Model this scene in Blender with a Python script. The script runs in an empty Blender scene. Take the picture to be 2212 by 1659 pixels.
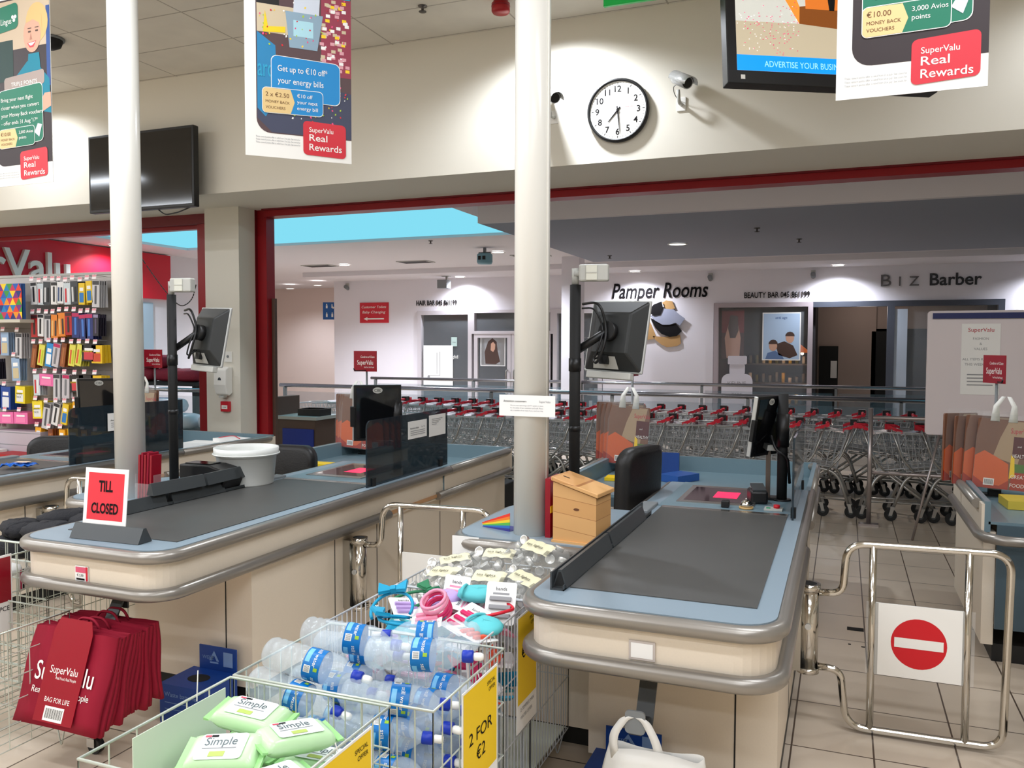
import bpy, bmesh, math, random
from mathutils import Matrix, Vector, Euler
random.seed(7)
SC = bpy.context.scene
COL = SC.collection
PI = math.pi

def lin(c):
    c = c / 255.0
    return c / 12.92 if c <= 0.04045 else ((c + 0.055) / 1.055) ** 2.4
def rgb(r, g, b):
    return (lin(r), lin(g), lin(b), 1.0)

# ---------------------------------------------------------------- camera
def make_camera():
    yaw, pitch, roll, f, h = 0.377357, 0.0464736, 0.0032446, 1805.0, 1.75
    cy, sy, cp, sp = math.cos(yaw), math.sin(yaw), math.cos(pitch), math.sin(pitch)
    fw = Vector((-sy * cp, cy * cp, -sp)); r = Vector((cy, sy, 0)); u = r.cross(fw)
    r2 = r * math.cos(roll) + u * math.sin(roll); u2 = u * math.cos(roll) - r * math.sin(roll)
    cam = bpy.data.cameras.new('camera'); o = bpy.data.objects.new('camera', cam); COL.objects.link(o)
    cam.sensor_fit = 'HORIZONTAL'; cam.sensor_width = 36.0; cam.lens = f / 2212 * 36.0
    cam.clip_start = 0.05; cam.clip_end = 200
    m = Matrix((r2, u2, -fw)).transposed().to_4x4(); m.translation = (0, 0, h)
    o.matrix_world = m
    SC.camera = o
make_camera()

# ---------------------------------------------------------------- sky, exposure, lights
w = bpy.data.worlds.new('sky'); SC.world = w; w.use_nodes = True
bgn = w.node_tree.nodes['Background']
bgn.inputs[0].default_value = rgb(134, 223, 245); bgn.inputs[1].default_value = 1.0
vs = SC.view_settings
vs.view_transform = 'Standard'; vs.look = 'None'; vs.exposure = 0.0; vs.gamma = 1.0; vs.use_curve_mapping = False
cyc = SC.cycles
cyc.max_bounces = 8; cyc.diffuse_bounces = 4; cyc.glossy_bounces = 3; cyc.transmission_bounces = 7
cyc.transparent_max_bounces = 12; cyc.caustics_reflective = False; cyc.caustics_refractive = False
cyc.sample_clamp_indirect = 4.0; cyc.use_denoising = True

def area(name, loc, sx, sy, power, col, rot=(0, 0, 0)):
    l = bpy.data.lights.new(name, 'AREA'); l.shape = 'RECTANGLE'; l.size = sx; l.size_y = sy
    l.energy = power; l.color = col
    o = bpy.data.objects.new(name, l); COL.objects.link(o); o.location = loc; o.rotation_euler = rot
    return o
def spot(name, loc, power, col, angle=100, blend=0.6, rad=0.05, rot=(0, 0, 0)):
    l = bpy.data.lights.new(name, 'SPOT'); l.energy = power; l.color = col
    l.spot_size = math.radians(angle); l.spot_blend = blend; l.shadow_soft_size = rad
    o = bpy.data.objects.new(name, l); COL.objects.link(o); o.location = loc; o.rotation_euler = rot
    return o
WARM = (0.93, 0.985, 1.07); COOL = (0.86, 0.90, 1.0); PINK = (1.0, 0.82, 0.80)
STORE_P = 66
for ly in (-4.2, -2.0, 0.3, 2.5):
    for lx in (-11.4, -7.6, -3.4, 0.9):
        area('ceiling_tube_light', (lx, ly, 4.33), 2.4, 0.25, STORE_P, WARM)
for lx, lp in ((-7.80, 95), (-2.12, 200), (1.7, 70)):
    spot('bulkhead_downlight', (lx, 5.98, 4.33), lp, WARM, 150, 0.6, 0.08)
MALL_SPOTS = [(-9.0, 13.9, 3.28, 110), (-5.35, 12.85, 3.28, 70), (-11.9, 17.2, 3.18, 24), (-13.3, 18.0, 3.18, 24),
              (-7.6, 16.15, 3.18, 26), (-3.8, 16.05, 3.18, 26), (-0.12, 16.05, 3.18, 30), (3.3, 16.05, 3.18, 26), (-10.62, 9.95, 3.28, 26)]
for x, y, z, p in MALL_SPOTS:
    spot('mall_downlight_lamp', (x, y, z - 0.04), p * 5.0, COOL, 150, 0.7, 0.05)
spot('mall_downlight_lamp', (-2.07, 11.15, 3.05), 150, (1, .92, .85), 120, 0.6, 0.05)

# ---------------------------------------------------------------- materials
MATS = {}
def mat(name, col, rough=0.5, metal=0.0, spec=0.5, trans=0.0, ior=1.45, emit=None, es=0.0, alpha=1.0, coat=0.0, noise=None, bump=None):
    """principled material; noise=(scale, amount) varies the base colour, bump=(scale, strength)"""
    if name in MATS: return MATS[name]
    m = bpy.data.materials.new(name); m.use_nodes = True
    nt = m.node_tree; b = nt.nodes['Principled BSDF']
    b.inputs['Base Color'].default_value = col; b.inputs['Roughness'].default_value = rough
    b.inputs['Metallic'].default_value = metal; b.inputs['Specular IOR Level'].default_value = spec
    b.inputs['Transmission Weight'].default_value = trans; b.inputs['IOR'].default_value = ior
    b.inputs['Alpha'].default_value = alpha; b.inputs['Coat Weight'].default_value = coat
    if emit: b.inputs['Emission Color'].default_value = emit; b.inputs['Emission Strength'].default_value = es
    if noise or bump:
        tc = nt.nodes.new('ShaderNodeTexCoord')
        n = nt.nodes.new('ShaderNodeTexNoise'); n.inputs['Scale'].default_value = (noise or bump)[0]; n.inputs['Detail'].default_value = 4
        nt.links.new(tc.outputs['Object'], n.inputs['Vector'])
        if noise:
            mx = nt.nodes.new('ShaderNodeMix'); mx.data_type = 'RGBA'
            k = noise[1]
            mx.inputs[6].default_value = tuple(c * (1 - k) for c in col[:3]) + (1,)
            mx.inputs[7].default_value = tuple(min(1, c * (1 + k)) for c in col[:3]) + (1,)
            nt.links.new(n.outputs['Fac'], mx.inputs[0]); nt.links.new(mx.outputs[2], b.inputs['Base Color'])
        if bump:
            bp = nt.nodes.new('ShaderNodeBump'); bp.inputs['Strength'].default_value = bump[1]; bp.inputs['Distance'].default_value = 0.01
            n2 = n
            if noise:
                n2 = nt.nodes.new('ShaderNodeTexNoise'); n2.inputs['Scale'].default_value = bump[0]
                nt.links.new(tc.outputs['Object'], n2.inputs['Vector'])
            nt.links.new(n2.outputs['Fac'], bp.inputs['Height']); nt.links.new(bp.outputs['Normal'], b.inputs['Normal'])
    MATS[name] = m
    return m
def colmat(r, g, b, rough=0.5, **k):
    return mat('paint_%d_%d_%d_%d' % (r, g, b, int(rough * 100)), rgb(r, g, b), rough, **k)
def brickmat(name, c1, c2, mortar, bw, rh, ms, off, rough, offset=0.0, bump=0.0, rot=None):
    m = bpy.data.materials.new(name); m.use_nodes = True; nt = m.node_tree; b = nt.nodes['Principled BSDF']
    tc = nt.nodes.new('ShaderNodeTexCoord'); mp = nt.nodes.new('ShaderNodeMapping'); mp.inputs['Location'].default_value = off
    if rot: mp.inputs['Rotation'].default_value = rot
    br = nt.nodes.new('ShaderNodeTexBrick'); br.offset = offset; br.squash = 1.0
    br.inputs['Scale'].default_value = 1.0; br.inputs['Brick Width'].default_value = bw; br.inputs['Row Height'].default_value = rh
    br.inputs['Mortar Size'].default_value = ms; br.inputs['Mortar Smooth'].default_value = 0.1; br.inputs['Bias'].default_value = 0.0
    br.inputs['Color1'].default_value = c1; br.inputs['Color2'].default_value = c2; br.inputs['Mortar'].default_value = mortar
    ns = nt.nodes.new('ShaderNodeTexNoise'); ns.inputs['Scale'].default_value = 3.0; ns.inputs['Detail'].default_value = 6
    mx = nt.nodes.new('ShaderNodeMix'); mx.data_type = 'RGBA'; mx.blend_type = 'MULTIPLY'
    rm = nt.nodes.new('ShaderNodeMapRange'); rm.inputs[3].default_value = 0.82; rm.inputs[4].default_value = 1.08
    nt.links.new(tc.outputs['Object'], mp.inputs['Vector']); nt.links.new(mp.outputs['Vector'], br.inputs['Vector'])
    nt.links.new(tc.outputs['Object'], ns.inputs['Vector']); nt.links.new(ns.outputs['Fac'], rm.inputs[0])
    mx.inputs[0].default_value = 1.0
    nt.links.new(br.outputs['Color'], mx.inputs[6]); nt.links.new(rm.outputs[0], mx.inputs[7])
    nt.links.new(mx.outputs[2], b.inputs['Base Color']); b.inputs['Roughness'].default_value = rough
    if bump:
        bp = nt.nodes.new('ShaderNodeBump'); bp.inputs['Strength'].default_value = bump; bp.inputs['Distance'].default_value = 0.004; bp.invert = True
        nt.links.new(br.outputs['Fac'], bp.inputs['Height']); nt.links.new(bp.outputs['Normal'], b.inputs['Normal'])
    MATS[name] = m
    return m
FLOOR = brickmat('floor_tiles', rgb(214, 198, 178), rgb(208, 191, 170), rgb(88, 72, 60), 0.333, 0.5, 0.004, (-0.155 + 0.333 * 30, -3.795 + 0.5 * 40, 0), 0.28, bump=0.4)
CEIL = brickmat('ceiling_tiles', rgb(226, 220, 208), rgb(223, 217, 205), rgb(176, 168, 156), 1.2, 0.6, 0.007, (0.1 + 12, 0.13 + 12, 0), 0.8, bump=0.6)
CREAMWALL = mat('cream_wall_paint', rgb(224, 219, 206), 0.7, noise=(1.5, 0.02))
MALLWALL = mat('white_mall_paint', rgb(232, 228, 234), 0.7)
MALLCEIL = mat('white_mall_plaster', rgb(222, 218, 222), 0.8)
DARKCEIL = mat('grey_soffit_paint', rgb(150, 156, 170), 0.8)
PINKLITWALL = mat('pink_lit_white_wall', rgb(236, 220, 212), 0.7)  # pink of the corridor's light put into the wall colour
CREAM = mat('cream_laminate', rgb(229, 216, 197), 0.35, noise=(140, 0.035))
TOPBLUE = mat('blue_grey_laminate', rgb(134, 150, 161), 0.35, noise=(260, 0.06))
TRAYBLUE = mat('blue_grey_tray', rgb(112, 136, 146), 0.35)
BELT = mat('dark_belt_rubber', rgb(76, 76, 74), 0.42, noise=(4, 0.10))
BUMP = mat('silver_bumper_plastic', rgb(150, 145, 138), 0.32, metal=0.55, noise=(6, 0.05))
STEEL = mat('stainless_steel', rgb(190, 188, 182), 0.22, metal=0.95)
CHROME = mat('chrome', rgb(215, 212, 205), 0.12, metal=1.0)
WIRE = mat('pale_wire', rgb(196, 202, 190), 0.35, metal=0.35)
TWIRE = mat('trolley_wire', rgb(196, 199, 202), 0.35, metal=0.2)
BLACK = mat('black_plastic', rgb(22, 22, 23), 0.4)
BLACKM = mat('matt_black', rgb(26, 26, 26), 0.7)
DGREY = mat('dark_grey_plastic', rgb(62, 66, 68), 0.4)
GREY = mat('grey_plastic', rgb(126, 130, 132), 0.45)
LGREY = mat('light_grey_plastic', rgb(186, 186, 180), 0.45)
WHITE = mat('white_gloss', rgb(240, 238, 232), 0.3)
PAPER = mat('white_paper', rgb(244, 243, 240), 0.7)
POSTW = mat('white_post_paint', rgb(238, 236, 228), 0.25)
KICK = mat('black_kickboard', rgb(30, 30, 30), 0.5)
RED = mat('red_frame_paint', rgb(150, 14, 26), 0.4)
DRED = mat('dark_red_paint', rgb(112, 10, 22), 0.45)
SIGNRED = mat('sign_red', rgb(206, 22, 46), 0.35)
BAGRED = mat('burgundy_bag', rgb(140, 18, 42), 0.7, spec=0.25)
CARDRED = mat('burgundy_card', rgb(146, 12, 34), 0.3)
LOGORED = mat('logo_red', rgb(204, 26, 44), 0.35)
INK = mat('black_ink', rgb(24, 22, 24), 0.7, spec=0.15)
GREYINK = mat('grey_ink', rgb(150, 150, 152), 0.6)
YELLOW = mat('yellow_card', rgb(246, 206, 26), 0.5)
VINYL = mat('black_vinyl', rgb(30, 29, 29), 0.45, bump=(90, 0.15))
WOOD = brickmat('pine_boards', rgb(222, 172, 112), rgb(212, 158, 98), rgb(176, 120, 70), 0.4, 0.066, 0.0012, (0.03, 0.0, 0), 0.5, rot=(-PI / 2, 0, .12))
BROWN = mat('brown_laminate', rgb(92, 70, 60), 0.5)
TINT = mat('dark_tinted_glass', rgb(34, 46, 54), 0.03, alpha=0.80, spec=0.6)
GLASS = mat('clear_shop_glass', rgb(200, 205, 210), 0.02, alpha=0.12, spec=0.7)
RAILGLASS = mat('balustrade_glass', rgb(120, 150, 165), 0.03, alpha=0.16, spec=0.6)
CLEAR = mat('clear_film', rgb(235, 238, 238), 0.10, alpha=0.09, spec=0.8)
WATER = mat('water_filled_plastic', rgb(222, 236, 244), 0.06, alpha=0.29, spec=1.0, bump=(50, .4))
LAMPW = mat('lit_lamp', (1, 1, 1, 1), 0.5, emit=(1, 0.96, 0.92, 1), es=7.0)
LAMPD = mat('lit_lamp_dim', (1, 1, 1, 1), 0.5, emit=(1, 0.96, 0.85, 1), es=2.2)
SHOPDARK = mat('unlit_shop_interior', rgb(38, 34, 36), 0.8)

# ---------------------------------------------------------------- mesh builder
TXT = {}
def text_geo(s, bold=0.0, shear=0.0, space=1.0):
    key = (s, bold, shear, space)
    if key not in TXT:
        cu = bpy.data.curves.new('lettering', 'FONT'); cu.body = s; cu.size = 1.0; cu.align_x = 'LEFT'; cu.offset = bold; cu.shear = shear
        cu.space_character = space; cu.resolution_u = 3; cu.fill_mode = 'FRONT'
        o = bpy.data.objects.new('lettering', cu); me = o.to_mesh()
        vs_ = [v.co.copy() for v in me.vertices]; fs = [tuple(p.vertices) for p in me.polygons]
        o.to_mesh_clear(); bpy.data.objects.remove(o); bpy.data.curves.remove(cu)
        xs = [v.x for v in vs_] or [0]
        TXT[key] = (vs_, fs, min(xs), max(xs))
    return TXT[key]
def T(x=0, y=0, z=0): return Matrix.Translation((x, y, z))
def RX(a): return Matrix.Rotation(math.radians(a), 4, 'X')
def RY(a): return Matrix.Rotation(math.radians(a), 4, 'Y')
def RZ(a): return Matrix.Rotation(math.radians(a), 4, 'Z')
FACE = RX(90)          # a drawing in x,y stands up and faces -Y

class MB:
    def __init__(self, m=None):
        self.v = []; self.f = []; self.mi = []; self.sm = []; self.mats = []; self.cur = 0; self.M = Matrix(); self.smooth = False
        if m: self.m(m)
    def m(self, mt):
        if mt not in self.mats: self.mats.append(mt)
        self.cur = self.mats.index(mt); return self
    def at(self, M): self.M = M; return self
    def raw(self, vs_, fs, smooth=None):
        k = len(self.v); self.v += [self.M @ Vector(p) for p in vs_]
        for f in fs:
            self.f.append(tuple(i + k for i in f)); self.mi.append(self.cur); self.sm.append(self.smooth if smooth is None else smooth)
        return self
    def box(self, x0, x1, y0, y1, z0, z1):
        vs_ = [(x, y, z) for z in (z0, z1) for y in (y0, y1) for x in (x0, x1)]
        return self.raw(vs_, [(0, 2, 3, 1), (4, 5, 7, 6), (0, 1, 5, 4), (2, 6, 7, 3), (0, 4, 6, 2), (1, 3, 7, 5)], False)
    def poly(self, pts): return self.raw(pts, [tuple(range(len(pts)))], False)
    def rect(self, x0, x1, y0, y1, z=0): return self.poly([(x0, y0, z), (x1, y0, z), (x1, y1, z), (x0, y1, z)])
    def prism(self, pts, z0, z1):
        n = len(pts)
        vs_ = [(x, y, z0) for x, y in pts] + [(x, y, z1) for x, y in pts]
        fs = [tuple(reversed(range(n))), tuple(range(n, 2 * n))] + [(i, (i + 1) % n, (i + 1) % n + n, i + n) for i in range(n)]
        return self.raw(vs_, fs, False)
    def tube(self, path, r, n=8, closed=False, caps=True):
        P = [Vector(p) for p in path]; L = len(P); rr = r if isinstance(r, (list, tuple)) else [r] * L
        vs_ = []; fs = []; up = None
        for i, p in enumerate(P):
            a = P[i - 1] if (i > 0 or closed) else p; b = P[(i + 1) % L] if (i < L - 1 or closed) else p
            t = (b - a).normalized() if (b - a).length > 1e-9 else Vector((0, 0, 1))
            if up is None:
                up = Vector((0, 0, 1)) if abs(t.z) < 0.9 else Vector((1, 0, 0))
            s = t.cross(up)
            if s.length < 1e-6: s = t.cross(Vector((1, 0.2, 0)))
            s.normalize(); up = s.cross(t).normalized()
            for j in range(n):
                an = 2 * PI * j / n
                vs_.append(p + (s * math.cos(an) + up * math.sin(an)) * rr[i])
        for i in range(L if closed else L - 1):
            k = (i + 1) % L
            for j in range(n):
                fs.append((i * n + j, i * n + (j + 1) % n, k * n + (j + 1) % n, k * n + j))
        self.raw(vs_, fs, n > 5)
        if caps and not closed:
            self.raw(vs_[:n], [tuple(reversed(range(n)))], False); self.raw(vs_[-n:], [tuple(range(n))], False)
        return self
    def lathe(self, prof, n=16, smooth=True, caps=True):
        (ra, za), (rb, zb_) = prof[0], prof[-1]
        if len(prof) > 2 and ra > 1e-5 and rb > 1e-5 and math.hypot(ra - rb, za - zb_) < .05:
            prof = list(prof) + [prof[0]]; caps = False
        vs_ = []; fs = []; L = len(prof)
        for r, z in prof:
            for j in range(n): vs_.append((r * math.cos(2 * PI * j / n), r * math.sin(2 * PI * j / n), z))
        for i in range(L - 1):
            for j in range(n): fs.append((i * n + j, i * n + (j + 1) % n, (i + 1) * n + (j + 1) % n, (i + 1) * n + j))
        self.raw(vs_, fs, smooth)
        if caps and prof[0][0] > 1e-5: self.raw(vs_[:n], [tuple(reversed(range(n)))], False)
        if caps and prof[-1][0] > 1e-5: self.raw(vs_[-n:], [tuple(range(n))], False)
        return self
    def cyl(self, r, z0, z1, n=16): return self.lathe([(r, z0), (r, z1)], n)
    def blob(self, sx, sy, sz, nu=12, nv=8, p=1.0, jit=0.0, rnd=None):
        vs_ = []; fs = []; rnd = rnd or random
        pw = lambda c: math.copysign(abs(c) ** p, c)
        for i in range(nv + 1):
            th = PI * i / nv - PI / 2
            for j in range(nu):
                ph = 2 * PI * j / nu; k = 1 + rnd.uniform(-jit, jit)
                vs_.append((sx * pw(math.cos(th)) * pw(math.cos(ph)) * k, sy * pw(math.cos(th)) * pw(math.sin(ph)) * k, sz * pw(math.sin(th)) * k))
        for i in range(nv):
            for j in range(nu): fs.append((i * nu + j, i * nu + (j + 1) % nu, (i + 1) * nu + (j + 1) % nu, (i + 1) * nu + j))
        return self.raw(vs_, fs, True)
    def surf(self, fn, nu, nv, smooth=True):
        vs_ = [fn(i / nu, j / nv) for j in range(nv + 1) for i in range(nu + 1)]
        fs = [(j * (nu + 1) + i, j * (nu + 1) + i + 1, (j + 1) * (nu + 1) + i + 1, (j + 1) * (nu + 1) + i) for j in range(nv) for i in range(nu)]
        return self.raw(vs_, fs, smooth)
    def text(self, s, size, x, y, z=0.0, align='L', bold=0.0, shear=0.0, space=1.0, width=None):
        vs_, fs, x0, x1 = text_geo(s, bold, shear, space)
        kx = size
        if width: kx = width / max(1e-6, x1 - x0)
        wd = (x1 - x0) * kx
        ox = x - x0 * kx - (0 if align == 'L' else wd if align == 'R' else wd / 2)
        return self.raw([(v.x * kx + ox, v.y * size + y, z) for v in vs_], fs, False)
    def rrect(self, x0, x1, y0, y1, r, z=0, skew=0.0):
        return self.poly([(x, y + skew * (x - x0), z) for x, y in rr_pts(x0, x1, y0, y1, r)])
    def build(self, name, parent=None, loc=(0, 0, 0), rot=None, bevel=0.0, recalc=True, solid=0.0, sub=0):
        me = bpy.data.meshes.new(name)
        me.from_pydata([tuple(v) for v in self.v], [], self.f)
        for mt in self.mats: me.materials.append(mt)
        me.polygons.foreach_set('material_index', self.mi); me.polygons.foreach_set('use_smooth', self.sm)
        if recalc:
            bm = bmesh.new(); bm.from_mesh(me)
            bmesh.ops.remove_doubles(bm, verts=bm.verts, dist=1e-6)
            bmesh.ops.recalc_face_normals(bm, faces=bm.faces); bm.to_mesh(me); bm.free()
        me.update()
        o = bpy.data.objects.new(name, me); COL.objects.link(o)
        if parent: o.parent = parent
        o.location = loc
        if rot: o.rotation_euler = rot
        if solid:
            s = o.modifiers.new('thickness', 'SOLIDIFY'); s.thickness = solid; s.offset = 0
        if sub:
            s = o.modifiers.new('smooth', 'SUBSURF'); s.levels = sub; s.render_levels = sub
        if bevel:
            b = o.modifiers.new('edge', 'BEVEL'); b.width = bevel; b.segments = 2; b.limit_method = 'ANGLE'; b.angle_limit = math.radians(40)
        return o
def rr_pts(x0, x1, y0, y1, r, seg=5, corners=(1, 1, 1, 1)):
    """rounded rectangle, counter-clockwise from lower left; corners = ll, lr, ur, ul"""
    out = []
    for (cx, cy, a0, px, py), c in zip(((x0 + r, y0 + r, 180, x0, y0), (x1 - r, y0 + r, 270, x1, y0), (x1 - r, y1 - r, 0, x1, y1), (x0 + r, y1 - r, 90, x0, y1)), corners):
        if c:
            for k in range(seg + 1):
                a = math.radians(a0 + 90 * k / seg); out.append((cx + r * math.cos(a), cy + r * math.sin(a)))
        else: out.append((px, py))
    return out
def arc_path(pts, r, seg=6):
    """polyline with rounded corners (3d)"""
    P = [Vector(p) for p in pts]; out = [P[0]]
    for a, b, c in zip(P, P[1:], P[2:]):
        d1 = (a - b); d2 = (c - b); k = min(r, d1.length * 0.49, d2.length * 0.49)
        p1 = b + d1.normalized() * k; p2 = b + d2.normalized() * k
        for i in range(seg + 1):
            t = i / seg; out.append(p1 * (1 - t) ** 2 + b * 2 * t * (1 - t) + p2 * t * t)
    out.append(P[-1]); return out

def tag(o, label, cat, group=None, kind=None):
    o['label'] = label; o['category'] = cat
    if group: o['group'] = group
    if kind: o['kind'] = kind
    return o
def thing(name, label, cat, loc=(0, 0, 0), rz=0.0, group=None, rot=None):
    o = bpy.data.objects.new(name, None); COL.objects.link(o); o.empty_display_size = 0.1
    o.location = loc; o.rotation_euler = rot if rot else (0, 0, math.radians(rz))
    return tag(o, label, cat, group)
def struct(mb, name, **k):
    o = mb.build(name, **k); o['kind'] = 'structure'; return o
def dup(src, loc, rz=None, label=None, group=None, rot=None):
    r = src.copy(); COL.objects.link(r); r.location = loc
    if rz is not None: r.rotation_euler = (0, 0, math.radians(rz))
    if rot is not None: r.rotation_euler = rot
    if label: r['label'] = label
    if group: r['group'] = group
    for ch in list(src.children):
        c = ch.copy(); COL.objects.link(c); c.parent = r
        for g in list(ch.children):
            d = g.copy(); COL.objects.link(d); d.parent = c
    return r
# ================================================================ the setting
struct(MB(FLOOR).box(-16.5, 8.5, -9.2, 20.2, -0.12, 0), 'floor')
struct(MB(CEIL).box(-13, 6, -9, 6.55, 4.36, 4.52), 'ceiling')
struct(MB(CREAMWALL).box(-13, 6, 6.5, 7.66, 3.2, 4.52), 'wall_front')
struct(MB(CREAMWALL).box(-13.15, -13, -9.15, 7.66, 0, 4.52), 'wall_left')
struct(MB(CREAMWALL).box(6, 6.15, -9.15, 7.66, 0, 4.52), 'wall_right')
struct(MB(CREAMWALL).box(-13.15, 6.15, -9.15, -9, 0, 4.52), 'wall_back')
struct(MB(CREAMWALL).box(-6.40, -5.95, 7.18, 7.55, 0, 3.2), 'wall_pillar')
struct(MB(CREAMWALL).box(-13, -10.45, 7.3, 7.66, 0, 3.2), 'wall_front_left')
struct(MB(CREAMWALL).box(3.4, 6, 7.3, 7.66, 0, 3.2), 'wall_front_right')
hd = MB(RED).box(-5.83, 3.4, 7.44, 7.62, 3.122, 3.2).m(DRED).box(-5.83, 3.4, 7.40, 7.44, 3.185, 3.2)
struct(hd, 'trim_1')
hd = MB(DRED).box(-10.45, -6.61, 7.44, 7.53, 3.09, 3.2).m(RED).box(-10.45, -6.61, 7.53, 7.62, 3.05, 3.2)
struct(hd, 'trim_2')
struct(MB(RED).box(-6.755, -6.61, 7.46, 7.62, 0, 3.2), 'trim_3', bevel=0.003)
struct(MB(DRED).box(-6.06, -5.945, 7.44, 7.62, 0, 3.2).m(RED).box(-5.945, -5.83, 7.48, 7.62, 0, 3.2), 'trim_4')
struct(MB(BROWN).box(-5.83, -5.79, 7.56, 7.60, 0, 2.25), 'trim_5')

# mall ceiling with the rooflight opening, the dropped soffit on the right and the strip along the shop fronts
mc = MB(MALLCEIL)
SKX0, SKX1, SKY0, SKY1 = -10.15, -4.15, 7.95, 10.98
mc.box(-16.5, SKX0, 7.6, 20, 3.3, 3.34).box(SKX1, 8.5, 7.6, 20, 3.3, 3.34)
mc.box(SKX0, SKX1, 7.6, SKY0, 3.3, 3.34).box(SKX0, SKX1, SKY1, 20, 3.3, 3.34)
struct(mc, 'ceiling_mall')
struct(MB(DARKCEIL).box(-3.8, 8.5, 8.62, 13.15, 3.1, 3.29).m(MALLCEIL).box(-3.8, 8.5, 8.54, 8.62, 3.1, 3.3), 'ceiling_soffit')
struct(MB(MALLCEIL).box(-10.9, 8.5, 15.2, 16.5, 3.2, 3.3), 'ceiling_strip')
struct(MB(MALLWALL).box(-11.2, -11, 7.6, 13.0, 0, 3.4), 'wall_mall_left')
struct(MB(PINKLITWALL).box(-16.5, -16.35, 13, 20, 0, 3.4).box(-16.5, -11.2, 12.85, 13, 0, 3.4).box(-16.5, -10.8, 19.5, 19.7, 0, 3.4), 'wall_corridor')
struct(MB(MALLWALL).box(8.3, 8.5, 7.6, 20, 0, 3.4), 'wall_mall_right')
bw = MB(MALLWALL)
Yb = 16.5
bw.box(-10.97, -8.80, Yb, Yb + .2, 0, 3.4).box(-8.80, -4.55, Yb, Yb + .2, 2.50, 3.4).box(-4.55, -2.35, Yb, Yb + .2, 0, 3.4)
bw.box(-2.35, -0.54, Yb, Yb + .2, 2.57, 3.4).box(-0.54, 2.56, Yb, Yb + .2, 2.57, 3.4).box(2.56, 8.4, Yb, Yb + .2, 0, 3.4)
bw.m(PINKLITWALL).box(-10.97, -10.80, Yb + .2, 19.6, 0, 3.4)
struct(bw, 'wall_mall_back')
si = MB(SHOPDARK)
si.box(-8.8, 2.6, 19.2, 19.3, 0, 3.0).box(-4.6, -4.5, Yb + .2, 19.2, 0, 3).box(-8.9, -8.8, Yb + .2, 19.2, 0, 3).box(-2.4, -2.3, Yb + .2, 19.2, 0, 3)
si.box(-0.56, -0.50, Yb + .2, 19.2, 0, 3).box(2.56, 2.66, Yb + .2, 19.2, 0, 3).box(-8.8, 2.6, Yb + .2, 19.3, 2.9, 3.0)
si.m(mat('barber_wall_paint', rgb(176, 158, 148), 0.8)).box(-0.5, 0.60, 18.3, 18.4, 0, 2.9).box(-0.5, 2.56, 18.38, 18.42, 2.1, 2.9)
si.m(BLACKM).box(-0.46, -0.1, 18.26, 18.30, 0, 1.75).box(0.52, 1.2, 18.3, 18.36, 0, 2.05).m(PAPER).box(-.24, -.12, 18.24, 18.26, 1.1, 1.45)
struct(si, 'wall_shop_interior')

FRAMEW = mat('pale_shop_frame', rgb(206, 200, 204), 0.4)
FRAMED = mat('slate_shop_frame', rgb(72, 76, 86), 0.4)
def frame_rect(mb, x0, x1, z0, z1, t, y0, y1):
    mb.box(x0, x0 + t, y0, y1, z0, z1).box(x1 - t, x1, y0, y1, z0, z1).box(x0 + t, x1 - t, y0, y1, z1 - t, z1).box(x0 + t, x1 - t, y0, y1, z0, z0 + t)
    return mb
def shop_window(name, x0, x1, z0, z1, fm, t=.09):
    o = struct(frame_rect(MB(fm), x0, x1, z0, z1, t, Yb - .03, Yb + .1), name)
    g = MB(GLASS).box(x0 + t, x1 - t, Yb + .03, Yb + .04, z0 + t, z1 - t).build('glass_pane', o); g['kind'] = 'structure'
    return o
shop_window('window_1', -8.79, -7.47, 0.0, 2.50, FRAMEW)
shop_window('window_2', -7.47, -5.62, 1.99, 2.50, FRAMEW, .06)
shop_window('window_3', -5.62, -4.56, 0.0, 2.50, FRAMEW, .09)
shop_window('window_4', -2.34, -0.54, 0.0, 2.57, mat('mauve_shop_frame', rgb(176, 164, 168), .4), .085)
def glass_door(name, x0, x1, hx):
    o = struct(frame_rect(MB(FRAMEW), x0, x1, 0.0, 1.99, .085, Yb - .02, Yb + .05), name)
    g = MB(GLASS).box(x0 + .085, x1 - .085, Yb + .01, Yb + .02, .085, 1.905).build('glass_pane', o); g['kind'] = 'structure'
    h = MB(CHROME).tube(arc_path([(hx, Yb - .02, .72), (hx, Yb - .10, .72), (hx, Yb - .10, 1.22), (hx, Yb - .02, 1.22)], .05), .016, 8).build('door_handle', o); h['kind'] = 'structure'
glass_door('door_1', -7.42, -6.56, -6.64)
glass_door('door_2', -6.55, -5.68, -6.47)
bf = MB(FRAMED).box(-0.54, 2.56, Yb - .03, Yb + .1, 2.47, 2.57).box(.72, .84, Yb - .03, Yb + .1, 0, 2.47).box(2.46, 2.56, Yb - .03, Yb + .1, 0, 2.47)
bf.m(mat('pale_blue_mullion', rgb(178, 188, 200), .4)).box(.84, 1.05, Yb - .01, Yb + .08, 0, 2.42)
struct(bf, 'trim_6')
struct(MB(GLASS).box(1.05, 2.46, Yb + .03, Yb + .04, 0.05, 2.47), 'window_5')
struct(MB(MALLWALL).box(-4.62, -4.30, 14.0, 14.32, 0, 3.3), 'wall_mall_pier')

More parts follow.
